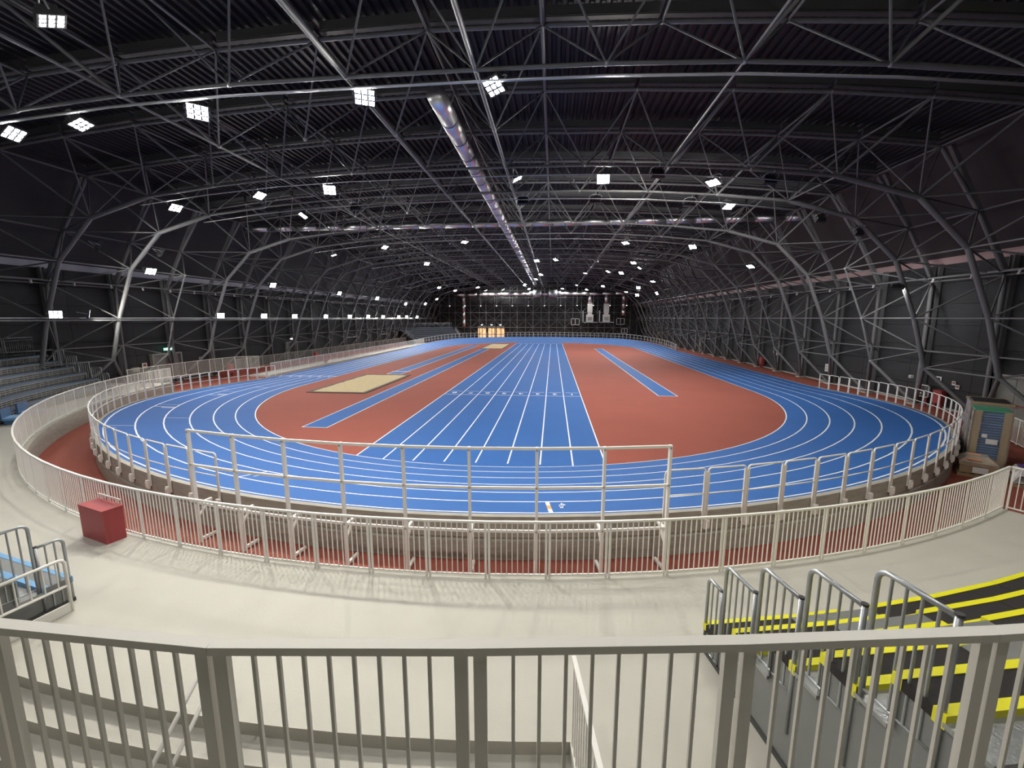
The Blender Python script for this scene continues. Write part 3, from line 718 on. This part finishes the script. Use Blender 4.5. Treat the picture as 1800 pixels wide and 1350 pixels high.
hb = thing('track_barrier', pol(-50, RH, 0), 'white tubular hoop barrier around the left half of the near bend', 'barrier'); hoops(hb, TC1, -14.2, -101, RH)
hb = thing('track_barrier', (TC2[0], TC2[1] + RH, 0), 'white tubular hoop barrier around the far bend', 'barrier'); hoops(hb, TC2, 76, 268, RH, False, lambda a: bank(a - 180))

# tall open frame at the end of the sprint straight
tf = thing('tall_barrier_frame', pol(-2, 24.15, 0), 'tall white open post and rail frame behind the near bend', 'barrier')
NP = 9; PH = [-14.2 + (12.1 + 14.2) * i / (NP - 1) for i in range(NP)]; RT = 24.1
for i, ph in enumerate(PH):
    c = pol(ph, RT, 0); n = Vector((math.sin(R_(ph)), -math.cos(R_(ph)), 0)); t_ = Vector((-n.y, n.x, 0))
    m = MB(); m.beam(c, c + Vector((0, 0, 2.84)), 0.075, 0.055, t_); po = m.build('post', 'white_steel', tf)
    m = MB(); m.beam(c + n * -0.04 + Vector((0, 0, 0.07)), c - n * 0.42 + Vector((0, 0, 0.07)), 0.06, 0.06); m.build('foot', 'white_steel', po)
    m = MB(); m.beam(c - n * 0.04 + Vector((0, 0, 0.97)), c - n * 0.36 + Vector((0, 0, 0.97)), 0.06, 0.06); m.beam(c - n * 0.03 + Vector((0, 0, .68)), c - n * 0.30 + Vector((0, 0, .95)), 0.05, 0.04); m.build('brace', 'white_steel', po)
    for z in (1.98, 2.78, 1.02):
        m = MB(); m.box((-.02, -.045, -.02), (.02, .045, .02), Matrix.Translation(c + Vector((0, 0, z)))); m.build('bolt', 'node_steel', po)
    if i + 1 < NP:
        e = pol(PH[i + 1], RT, 0)
        for z in (2.81, 1.97, 1.02):
            m = MB(); m.beam(c - n * .0 + Vector((0, 0, z)), e + Vector((0, 0, z)), 0.04, 0.055); m.build('rail', 'white_steel', tf)

# ------------------------------------------------------------------ stands
def stand(name, label, p0, p1, rows, seat, edge, frames=False, aisles=(), rails=(True, True), step=3.8, plates=True, depth=0.63, rise=0.39, r0=27.05, z0=1.2, zb=ZC, c=TC1, top_panels=False, dark=False, label_rail=None, seat_in=None):
    t = thing(name, pol((p0 + p1) / 2, r0, zb, c), label, 'stand')
    n = max(1, int(round(abs(p1 - p0) / step))); ps = [p0 + (p1 - p0) * i / n for i in range(n + 1)]
    for r in range(rows):
        R0, z = r0 + depth * r, z0 + rise * r
        for i in range(n):
            a, b = ps[i], ps[i + 1]; ga = abs(b - a) * 0.004
            if any(abs((a + b) / 2 - q) < step / 2 - .01 for q in aisles):
                m = MB(); m.extrude([pol(a, R0 + .06, z, c), pol(a, R0 + depth, z, c), pol(b, R0 + depth, z, c), pol(b, R0 + .06, z, c)], 0.05); m.build('tread_plate', 'tread_plate', t)
                m = MB(); am, bm_ = a + (b - a) * .15, b - (b - a) * .15
                m.extrude([pol(am, R0 - .22, z - rise / 2, c), pol(am, R0 + .06, z - rise / 2, c), pol(bm_, R0 + .06, z - rise / 2, c), pol(bm_, R0 - .22, z - rise / 2, c)], 0.16); m.build('aisle_step', edge, t)
                continue
            def slab(r_a, r_b, z_, th, g=ga): 
                m = MB(); m.extrude([pol(a + g, r_a, z_, c), pol(a + g, r_b, z_, c), pol(b - g, r_b, z_, c), pol(b - g, r_a, z_, c)], th); return m
            be = slab(R0 + .02, R0 + .36, z, .09).build('bench', seat, t)
            slab(R0, R0 + .075, z + .006, .10, ga * .6).build('edge_strip', edge, be); slab(R0 + .29, R0 + .375, z + .006, .11, ga * .6).build('edge_strip', edge, be)
            m = MB(); m.extrude([pol(a, R0 + .36, z - .05, c), pol(a, R0 + depth + .02, z - .05, c), pol(b, R0 + depth + .02, z - .05, c), pol(b, R0 + .36, z - .05, c)], 0.04); m.build('tread_plate', 'tread_plate', t)
            m = MB(); m.add([pol(a, R0 + .05, z - .1, c), pol(b, R0 + .05, z - .1, c), pol(b, R0 + .05, z - rise - .05, c), pol(a, R0 + .05, z - rise - .05, c)], [(0, 1, 2, 3)]); m.build('riser', 'frame_dark' if frames or dark else 'panel_grey', t)
            if frames:
                m = MB()
                for hh in (0.10, 0.20, 0.30): m.tube(pol(a + ga*3, R0 - .05, z - rise + hh, c), pol(b - ga*3, R0 - .05, z - rise + hh, c), 0.012, 5)
                for q in range(5): aa = a + (b - a) * (.06 + .22 * q); m.tube(pol(aa, R0 - .05, z - rise, c), pol(aa, R0 - .05, z - .06, c), 0.014, 5)
                m.build('seat_frame', 'frame_light', t)
    for e, (ph, on) in enumerate(zip((p0, p1), rails)):
        if not on: continue
        inw = 1 if e == 0 else -1; ph = ph + inw * 0.05 * (1 if p1 > p0 else -1)
        m = MB(); pts = [pol(ph, r0, zb + .06, c)]
        for r in range(rows):
            R0, z = r0 + depth * r, z0 + rise * r; pts += [pol(ph, R0, z - .1, c), pol(ph, R0 + depth, z - .1, c)]
        pts.append(pol(ph, r0 + depth * rows, zb + .06, c))
        for i in range(rows):
            a_, b_ = pts[1 + 2 * i], pts[2 + 2 * i]; z_ = zb + .06
            m.add([a_, b_, (b_.x, b_.y, z_), (a_.x, a_.y, z_)], [(0, 1, 2, 3)])
        m.build('side_panel', 'frame_dark' if dark else 'panel_grey', t)
        m = MB(); m.beam(pol(ph, r0, zb + .03, c), pol(ph, r0 + depth * rows, zb + .03, c), 0.05, 0.06); m.build('base_rail', 'frame_dark', t)
        for r in range(min(rows, 5)):
            if r == 0: Ra, Rb, zf = r0 + .03, r0 + .36, zb + .02
            else: Ra, Rb, zf = r0 + .40 + depth * (r - 1), r0 + .40 + depth * r - .07, z0 + rise * (r - 1)
            top = zf + 1.10; k = 0.09
            A, B = pol(ph, Ra, 0, c), pol(ph, Rb, 0, c); dv = (B - A).normalized()
            P = [A + Vector((0, 0, zf - .12)), A + Vector((0, 0, top - k))] + [A + dv * (k - k * math.cos(R_(q))) + Vector((0, 0, top - k + k * math.sin(R_(q)))) for q in (25, 50, 75, 90)] + [B + Vector((0, 0, top))]
            m = MB(); m.path(P, 0.022, 8); m.tube(B + Vector((0, 0, zf - .42 if r else zf)), B + Vector((0, 0, top + .01)), 0.024, 8); m.tube(A + Vector((0, 0, zf + .03)), B + Vector((0, 0, zf + .03)), 0.014, 6)
            g = m.build('guard_hoop', 'galvanised', t, True)
            m = MB(); m.tube(B + Vector((0, 0, top + .01)), B + Vector((0, 0, top + .03)), 0.028, 10); m.build('cap', 'frame_dark', g)
            nb = 4 if r else 2
            for q in range(nb):
                C_ = A.lerp(B, (q + 1) / (nb + 1)); link('bar', unit_tube('galvanised'), g, align(C_ + Vector((0, 0, zf + .03)), C_ + Vector((0, 0, top - .005)), 0.012))
    if top_panels:
        Rb = r0 + depth * rows + .02; zt = z0 + rise * (rows - 1)
        for i in range(n):
            a, b = ps[i], ps[i + 1]; ga = abs(b - a) * .03 * (1 if b > a else -1)
            m = MB(); A, B = pol(a + ga, Rb, zt, c), pol(b - ga, Rb, zt, c); U = Vector((0, 0, 1))
            m.path([A, A + U * 1.1, B + U * 1.1, B], 0.022, 6); m.tube(A + U * .95, B + U * .95, 0.015, 5); m.tube(A + U * .08, B + U * .08, 0.015, 5)
            nbq = 14
            for q in range(nbq): C_ = A.lerp(B, (q + .5) / nbq); m.tube(C_ + U * .08, C_ + U * .95, 0.010, 5)
            m.build('back_guard', 'galvanised', t, True)
    return t
stand('bleacher', 'black and yellow bench stand with galvanised side rails at bottom right', 10.15, 32.0, 5, 'grip_black', 'yellow_paint', aisles=(14.52,), rails=(True, False), step=2.731)
stand('bleacher', 'blue bench stand cut by the left edge behind a white guard rail', -11.2, -37, 4, 'panel_grey', 'seat_sky', rails=(True, False), step=4.3)
stand('bleacher', 'grey-blue bench stand with barred rails on the far left side', -50.9, -73.2, 6, 'seat_slate', 'seat_slate', frames=True, top_panels=True, rails=(True, True), step=3.7)
stand('bleacher', 'distant grey stand at the far left corner of the hall', 252, 223, 7, 'seat_slate', 'seat_slate', frames=False, dark=True, top_panels=True, rails=(True, True), step=5.2, r0=27.2, z0=0.9, zb=0.0, c=TC2)
# white guards round the stairs
def tube_guard(name, label, p, q, zp, zq, h, mids=(), base=False, r=0.024, posts=2, bars=0):
    t = thing(name, (p[0], p[1], zp), label, 'guard rail')
    P, Q = Vector((p[0], p[1], zp)), Vector((q[0], q[1], zq)); U = Vector((0, 0, 1)); dv = (Q - P).normalized(); k = .07
    m = MB(); m.path([P, P + U * (h - k), P + dv * k * .3 + U * (h - k * .3), P + dv * k + U * h, Q + U * h], r, 8); m.build('top_rail', 'white_steel', t, True)
    for z in mids: m = MB(); m.tube(P + U * z, Q + U * z, r * .85, 8); m.build('mid_rail', 'white_steel', t, True)
    for i in range(1, posts): C_ = P.lerp(Q, i / (posts - 1) if posts > 1 else 1); m = MB(); m.tube(C_, C_ + U * h, r, 8); m.build('post', 'white_steel', t, True)
    if base: m = MB(); m.beam(P + U * .08, Q + U * .08, 0.03, 0.15); m.build('kick_board', 'white_steel', t)
    for i in range(bars): C_ = P.lerp(Q, (i + .7) / bars); link('bar', unit_tube('white_steel'), t, align(C_ + U * (mids[0] if mids else .05), C_ + U * h, .010))
    return t
tube_guard('stair_guard', 'white tubular guard beside the blue stand at the left edge', (-7.62, 5.42), (-8.05, 3.3), ZC, ZC, 0.90, (0.45,), True, posts=2, bars=14)
hr = thing('handrail', (-3.76, 3.8, ZC), 'white double handrail running down the curved stairs', 'handrail')
for dz in (0.9, 0.55):
    m = MB(); m.path([(-3.73, 4.02, ZC + dz), (-3.76, 3.75, ZC + dz - .02), (-3.62, 2.2, ZC + dz - .86)], 0.022, 8); m.build('rail', 'white_steel', hr, True)
for y, zz in ((3.98, ZC), (2.5, 0.09)): m = MB(); m.tube((-3.72, y, zz), (-3.72, y, zz + .88), 0.02, 8); m.build('post', 'white_steel', hr, True)
sg = thing('stair_side_fence', (0.3, 3.4, ZC), 'short white bar fence at the right side of the curved stairs', 'fence')
bar_fence(sg, (0.27, 3.97), (0.42, 2.9), ZC, 1.15, 9, True, bar=0.016); bar_fence(sg, (0.42, 2.9), (0.56, 1.9), ZC, 1.15, 9, True, bar=0.016)
lg = thing('slatted_panel_fence', pol(-50.3, 27.3, ZC), 'white slatted panel fence at the left edge beside the grey-blue stand', 'fence')
bar_fence(lg, pol(-50.0, 26.9), pol(-50.0, 28.0), ZC, 1.25, 14, True, two=True); bar_fence(lg, pol(-50.0, 28.0), pol(-50.0, 29.1), ZC, 1.25, 14, True, two=True)
for i, ph in enumerate((-52.2, -55.4)):
    t = thing('floor_seat', pol(ph, 26.5, ZC), ('low light blue folded seat on the concourse nearest the slatted fence', 'low light blue folded seat on the concourse farther from the slatted fence')[i], 'seat')
    m = MB(); m.extrude([pol(ph, 26.35, ZC + .3), pol(ph, 26.95, ZC + .3), pol(ph - 1.9, 26.95, ZC + .3), pol(ph - 1.9, 26.35, ZC + .3)][::-1], 0.10); m.build('seat', 'seat_sky', t)
    m = MB(); m.extrude([pol(ph, 26.93, ZC + .7), pol(ph, 27.0, ZC + .7), pol(ph - 1.9, 27.0, ZC + .7), pol(ph - 1.9, 26.93, ZC + .7)][::-1], 0.5); m.build('backrest', 'seat_blue', t)
    m = MB(); m.extrude([pol(ph - .1, 26.42, ZC + .2), pol(ph - .1, 26.9, ZC + .2), pol(ph - 1.8, 26.9, ZC + .2), pol(ph - 1.8, 26.42, ZC + .2)][::-1], 0.2); m.build('base', 'seat_blue', t)

# ------------------------------------------------------------------ small things
# red box against the concourse fence
rbx = thing('red_box', (-9.4, 7.6, ZC), 'red painted metal box standing against the concourse fence', 'box')
mA = Matrix.Translation((-9.53, 7.57, ZC)) @ Matrix.Rotation(R_(-17), 4, 'Z')
m = MB(); m.box((-.46, -.17, 0), (.46, .17, .70), mA); m.build('body', 'red_box', rbx)
m = MB(); m.box((-.47, -.18, .70), (.47, .18, .73), mA); m.build('lid', 'red_box', rbx)
m = MB(); m.beam(mA @ Vector((-.42, .17, .84)), mA @ Vector((.42, .17, .84)), .025, .025); m.beam(mA @ Vector((-.3, .17, .70)), mA @ Vector((-.3, .17, .84)), .02, .02); m.beam(mA @ Vector((.3, .17, .70)), mA @ Vector((.3, .17, .84)), .02, .02); m.build('bracket', 'white_steel', rbx)
# wrapped goods on pallets, right of the near bend
wv, dv = Vector((0.66, -0.50, 0)), Vector((0.60, 0.80, 0))
def obox(mb, o, a0, a1, b0, b1, z0, z1): 
    m4 = Matrix(((wv.x, dv.x, 0, o[0]), (wv.y, dv.y, 0, o[1]), (0, 0, 1, 0), (0, 0, 0, 1))); mb.box((a0, b0, z0), (a1, b1, z1), m4)
def pallet(t, o, w, dd):
    for b in (0, .5, 1): 
        m = MB(); obox(m, o, 0, w, b * (dd - .1), b * (dd - .1) + .1, 0.0, .10); m.build('runner', 'pallet_wood', t)
    for i in range(5):
        m = MB(); a = (w - .1) * i / 4; obox(m, o, a, a + .1, 0, dd, .10, .125); m.build('plank', 'pallet_wood', t)
o1 = (15.0, 16.2)
t = thing('mat_stack', (*o1, 0), 'tall film-wrapped stack of blue slabs with cardboard corners and green top', 'pallet')
pallet(t, o1, 1.15, 1.35)
for i in range(22):
    m = MB(); jx = random.uniform(-.012, .012); obox(m, o1, .06 + jx, 1.09 + jx, .05, 1.3, .14 + .091 * i, .14 + .091 * i + .072); m.build('slab', 'mat_blue', t)
for a0, a1 in ((.0, .26), (.89, 1.15)):
    for b0, b1 in ((.0, .045), (1.305, 1.35)): m = MB(); obox(m, o1, a0, a1, b0, b1, .14, 2.18); m.build('corner_board', 'cardboard', t)
for a0, a1 in ((.0, .05), (1.10, 1.15)):
    for b0, b1 in ((.0, .3), (1.05, 1.35)): m = MB(); obox(m, o1, a0, a1, b0, b1, .14, 2.18); m.build('corner_board', 'cardboard', t)
m = MB(); obox(m, o1, .05, 1.1, .10, 1.2, 2.15, 2.2); m.build('top_sheet', 'mat_green', t)
m = MB(); obox(m, o1, .48, .82, -.012, -.008, 1.02, 1.2); m.build('paper_label', 'paper_white', t); m = MB(); obox(m, o1, .34, .5, -.012, -.008, 1.24, 1.36); m.build('paper_label', 'paper_white', t)
m = MB(); obox(m, o1, -.02, 1.17, -.02, 1.37, .12, 2.23); tag(m.build('wrap', 'film', t), 'clear stretch film')
o2 = tuple(Vector((*o1, 0)) + dv * 1.42 + wv * .03)[:2]
t = thing('wrapped_stack', (*o2, 0), 'tall grey film-wrapped stack with a black top behind the blue slab stack', 'pallet')
pallet(t, o2, 1.35, 1.5)
m = MB()
for zz in range(9):
    j = random.uniform(-.03, .03); obox(m, o2, .02 + j, 1.33 + j, .02, 1.48, .13 + .235 * zz, .13 + .235 * (zz + 1) + .01)
m.build('bale', 'film_grey', t)
m = MB(); obox(m, o2, .12, 1.25, .1, 1.4, 2.24, 2.30); m.build('top_sheet', 'board_black', t)
m = MB(); obox(m, o2, 0, 1.35, 0, .08, 2.20, 2.30); obox(m, o2, 0, 1.35, 1.42, 1.5, 2.20, 2.30); m.build('cross_bar', 'cardboard', t)
o3 = (14.15, 15.50)
t = thing('wrapped_carton', (*o3, 0), 'low film-wrapped brown carton on a pallet with an orange sheet on top', 'pallet')
pallet(t, o3, 1.15, 0.85)
m = MB(); obox(m, o3, .05, 1.1, .03, .82, .13, .42); m.build('carton', 'cardboard', t)
m = MB(); base = [(.03, .02), (1.12, .02), (1.12, .83), (.03, .83)]; mid = [(.0, .0), (1.14, .0), (1.14, .85), (.0, .85)]; top = [(.25, .2), (.85, .2), (.85, .65), (.25, .65)]
V = lambda ab, z: Vector((*o3, z)) + wv * ab[0] + dv * ab[1]
m.add([V(p, .40) for p in base] + [V(p, .52) for p in mid] + [V(p, .72) for p in top], [(0,1,5,4),(1,2,6,5),(2,3,7,6),(3,0,4,7),(4,5,9,8),(5,6,10,9),(6,7,11,10),(7,4,8,11),(8,9,10,11)]); m.build('crumpled_wrap', 'film_tan', t)
m = MB(); m.add([V(p, z) for p, z in (((.22, .02), .60), ((.62, .02), .60), ((.66, .5), .735), ((.28, .5), .735))], [(0,1,2,3)]); m.build('sheet', 'paper_orange', t)
m = MB(); obox(m, o3, .42, .86, -.012, -.004, .17, .37); m.build('paper_label', 'paper_white', t)
o4 = (14.98, 14.55)
t = thing('wrapped_bundle', (*o4, 0), 'low clear-wrapped bundle with a violet patch at the right edge', 'pallet')
pallet(t, o4, 1.3, 1.1)
m = MB(); nx, ny = 8, 6; V4 = lambda a, b, z: Vector((*o4, z)) + wv * a + dv * b
vs_ = [V4(1.28 * i / nx, 1.08 * j / ny, .13 + (.42 + random.uniform(-.05, .05)) * (0 if i in (0, nx) or j in (0, ny) else 1) ** 1 + (.25 if (i in (0, nx)) != (j in (0, ny)) else 0)) for j in range(ny + 1) for i in range(nx + 1)]
m.add(vs_, [(j*(nx+1)+i, j*(nx+1)+i+1, (j+1)*(nx+1)+i+1, (j+1)*(nx+1)+i) for j in range(ny) for i in range(nx)])
obox(m, o4, 0, 1.28, 0, 1.08, .13, .16); m.build('wrap', 'film_clear', t, False)
m = MB(); m.box((-.32, -.2, 0), (.32, .2, .05), Matrix.Translation(V4(.6, .6, .57)) @ Matrix.Rotation(R_(-25), 4, 'Z')); m.build('bag', 'film_violet', t)
# direction board with red legs and red cabinet
xb = XR - 0.55
t = thing('notice_board', (xb, 28.0, 0), 'black notice board reading P1 on red legs by the right wall', 'board')
m = MB(); m.box((xb - .02, 27.7, .62), (xb + .02, 28.55, 1.30)); m.build('panel', 'board_black', t)
for a in ((27.66, 28.59, .58, .63), (27.66, 28.59, 1.29, 1.34), (27.66, 27.71, .58, 1.34), (28.54, 28.59, .58, 1.34)):
    m = MB(); m.box((xb - .04, a[0], a[2]), (xb + .03, a[1], a[3])); m.build('frame', 'plastic_white', t)
for y in (27.8, 28.42): m = MB(); m.box((xb - .03, y - .03, 0), (xb + .03, y + .03, .6)); m.build('leg', 'red_paint', t)
face = Matrix(((0, 0, -1, 0), (-1, 0, 0, 0), (0, 1, 0, 0), (0, 0, 0, 1)))
text_mesh('lettering', 'P1', .26, 'plastic_white', Matrix.Translation((xb - .025, 28.35, 1.12)) @ face, t)
m = MB(); c0 = Vector((xb - .025, 28.3, .80)); m.add([c0 + Vector((0, a, b)) for a, b in ((.16, 0), (.06, .06), (.06, .025), (-.06, .025), (-.06, .06), (-.16, 0), (-.06, -.06), (-.06, -.025), (.06, -.025), (.06, -.06))], [tuple(range(10))]); m.build('arrow', 'plastic_white', t)
m = MB()
for i in range(5): m.box((xb - .026, 27.78, 1.2 - .11 * i), (xb - .021, 27.98, 1.215 - .11 * i))
m.build('fine_print', 'frame_light', t)
def red_cabinet(x, y, s, label):
    t = thing('hydrant_cabinet', (x, y, 0), label, 'cabinet')
    m = MB(); m.box((x - .14, y - .3, .35), (x + .14, y + .3, 1.15)); m.build('body', 'red_paint', t)
    m = MB(); m.box((x - s * .15 - .01, y - .24, .42), (x - s * .15 + .01, y + .24, 1.08)); m.build('door', 'red_box', t)
    for yy in (-.2, .2): m = MB(); m.box((x - .05, y + yy - .04, 0), (x + .05, y + yy + .04, .36)); m.build('leg', 'red_paint', t)
red_cabinet(XR - .35, 27.2, 1, 'dark red hydrant cabinet behind the notice board at the right wall')
red_cabinet(XR - .35, 49.0, 1, 'small red hydrant cabinet far along the right wall')
red_cabinet(-30.1, 36.6, -1, 'red hydrant cabinet at the end of the left ramp')
red_cabinet(-29.8, 50.6, -1, 'red hydrant cabinet in front of the far left door')
red_cabinet(-26.8, 47.5, -1, 'red hydrant cabinet by the white fence of the left straight')
def wall_sign(x, y, z, s, w, h, label, m1='paper_white', m2='red_paint'):
    t = thing('wall_sign', (x, y, z), label, 'sign')
    m = MB(); m.box((x - .01, y - w/2, z - h/2), (x + .01, y + w/2, z + h/2)); m.build('plate', m1, t)
    m = MB(); m.box((x - s * .014 - .003, y - w*.3, z - h*.12), (x - s * .014 + .003, y + w*.3, z + h*.3)); m.build('pictogram', m2, t)
wall_sign(XR - .05, 27.75, 1.72, 1, .36, .36, 'white pictogram sign above the notice board', 'paper_white', 'board_black')
wall_sign(XR - .05, 26.75, 1.64, 1, .24, .24, 'upper of two small red and white signs by the wrapped stacks')
wall_sign(XR - .05, 26.50, 1.45, 1, .24, .24, 'lower of two small red and white signs by the wrapped stacks')
wall_sign(XL + .08, 30.5, 1.66, -1, .42, .42, 'red and white sign left of the left double door')
for y, z, l in ((47.2, 1.9, 'left of two tiny white signs above the far red cabinet'), (46.6, 1.7, 'right of two tiny white signs above the far red cabinet')): wall_sign(XR - .05, y, z, 1, .3, .25, l)
def junction(x, y, z, w, h, label, m1='plastic_white'):
    t = thing('junction_box', (x, y, z), label, 'box')
    m = MB(); m.box((x - .08, y - w/2, z - h/2), (x + .08, y + w/2, z + h/2)); m.build('case', m1, t)
    m = MB(); m.box((x - .095, y - w*.3, z - h*.3), (x + .095, y + w*.3, z - h*.05)); m.box((x - .095, y - w*.3, z + h*.08), (x + .095, y + w*.3, z + h*.3)); m.build('cover', 'frame_light', t)
junction(CTR + 27.2, 37.0, 1.35, .4, .6, 'white junction box on a post along the right wall')
junction(CTR + 27.2, 28.8, 1.75, .18, .18, 'tiny white socket on a right wall post')
junction(XL + .2, 29.6, 1.45, .6, .35, 'grey wall box left of the left double door', 'door_frame')
junction(XL + .1, 35.9, 1.75, .16, .22, 'tiny white switch right of the left double door')
# doors
def door(name, x, y0, y1, zt, s, leaves, label, bar=True):
    t = thing(name, (x, (y0 + y1) / 2, 0), label, 'door', kind='structure')
    f = .14
    for a in ((y0 - f, y0, 0, zt + f), (y1, y1 + f, 0, zt + f), (y0, y1, zt, zt + f)):
        m = MB(); m.box((x - .22, a[0], a[2]), (x + .22, a[1], a[3])); m.build('door_frame', 'door_frame', t)
    n = leaves; w = (y1 - y0) / n
    for i in range(n):
        m = MB(); m.box((x - .04, y0 + w * i + .012, .02), (x + .04, y0 + w * (i + 1) - .012, zt - .01)); lf_ = m.build('door_leaf', 'door_grey', t)
        if bar:
            m = MB(); m.box((x - s * .09 - .03, y0 + w * i + .12, 1.0), (x - s * .09 + .03, y0 + w * (i + 1) - .1, 1.05)); m.box((x - s * .07 - .05, y0 + w * i + .05 if i else y0 + w * (i + 1) - .14, .97), (x - s * .07 + .05, y0 + w * i + .12 if i else y0 + w * (i + 1) - .07, 1.1)); m.build('push_bar', 'red_paint' if s > 0 else 'frame_dark', lf_)
    return t
door('door_1', XL + .05, 31.2, 33.7, 2.38, -1, 2, 'grey double door under a green exit sign in the left wall')
door('door_2', XL + .05, 48.6, 50.6, 2.38, -1, 2, 'grey door farther along the left wall with a small lamp above')
door('door_3', XR - .05, 22.4, 24.4, 2.40, 1, 2, 'grey recessed double door in the right wall beside the pallets')
door('door_4', XR - .05, 69.2, 71.6, 2.55, 1, 1, 'pale door far along the right wall', False)
t = thing('exit_sign', (XL + .4, 32.4, 2.85), 'small lit green exit sign above the left double door', 'sign')
m = MB(); m.box((XL + .36, 32.05, 2.75), (XL + .42, 32.75, 2.95)); m.build('sign_face', 'exit_green', t)
m = MB(); m.box((XL + .425, 32.3, 2.78), (XL + .43, 32.42, 2.92)); m.box((XL + .425, 32.5, 2.80), (XL + .43, 32.66, 2.90)); m.build('pictogram', 'lamp_warm_white', t)
m = MB(); m.tube((XL + .39, 32.4, 2.95), (XL + .39, 32.4, 3.35), .015, 6); m.build('hanger', 'galvanised', t)
t = thing('emergency_lamp', (XL + .3, 49.6, 2.9), 'tiny lit lamp above the far left door', 'lamp')
m = MB(); m.box((XL + .1, 49.3, 2.8), (XL + .3, 49.9, 2.95)); m.build('case', 'plastic_white', t); m = MB(); m.box((XL + .3, 49.35, 2.82), (XL + .32, 49.85, 2.93)); m.build('lens', 'lamp_warm_white', t)
# far wall: lit glass doors, windows
for k, (x0, x1) in enumerate(((-19.4, -17.2), (-16.7, -14.8), (-14.5, -12.5))):
    t = thing('door_%d' % (5 + k), ((x0 + x1) / 2, 109.5, 0), ('left', 'middle', 'right')[k] + ' of three orange-lit glass doors in the far wall', 'door', kind='structure')
    for a, b in ((x0 - .12, x0), (x1, x1 + .12), ((x0 + x1) / 2 - .06, (x0 + x1) / 2 + .06)): m = MB(); m.box((a, 109.2, 0), (b, 109.7, 3.3)); m.build('door_frame', 'frame_dark', t)
    m = MB(); m.box((x0, 109.2, 2.75), (x1, 109.7, 3.3)); m.build('transom', 'door_frame', t)
    for a, b in ((x0, (x0 + x1) / 2 - .06), ((x0 + x1) / 2 + .06, x1)): m = MB(); m.box((a, 109.4, .05), (b, 109.45, 2.75)); m.build('pane', 'lit_glass', t)
    l = thing('door_lamp', ((x0 + x1) / 2, 109.0, 3.7), 'tiny lamp above the ' + ('left', 'middle', 'right')[k] + ' lit glass door', 'lamp'); m = MB(); m.box(((x0+x1)/2 - .25, 108.9, 3.6), ((x0+x1)/2 + .25, 109.1, 3.75)); m.build('case', 'plastic_white', l); m = MB(); m.box(((x0+x1)/2 - .22, 108.88, 3.58), ((x0+x1)/2 + .22, 108.9, 3.72)); m.build('lens', 'lamp_warm_white', l)
for k, (x0, x1, z0, z1) in enumerate(((4.5, 6.6, 3.7, 5.3), (15.6, 17.6, 3.8, 5.4), (16.9, 18.4, 1.7, 2.9))):
    t = thing('window_%d' % (k + 1), (x0, 107.2, z0), ('small framed window left of the air units', 'small framed window right of the air units', 'small framed window low on the right of the far wall')[k], 'window', kind='structure')
    for a in ((x0, x0 + .12, z0, z1), (x1 - .12, x1, z0, z1), ((x0+x1)/2 - .06, (x0+x1)/2 + .06, z0, z1), (x0, x1, z0, z0 + .12), (x0, x1, z1 - .12, z1)):
        m = MB(); m.box((a[0], 107.1, a[2]), (a[1], 107.3, a[3])); m.build('window_frame', 'plastic_white', t)
    for a, b in ((x0 + .12, (x0+x1)/2 - .06), ((x0+x1)/2 + .06, x1 - .12)): m = MB(); m.box((a, 107.18, z0 + .12), (b, 107.22, z1 - .12)); m.build('pane', 'pane_dark', t)
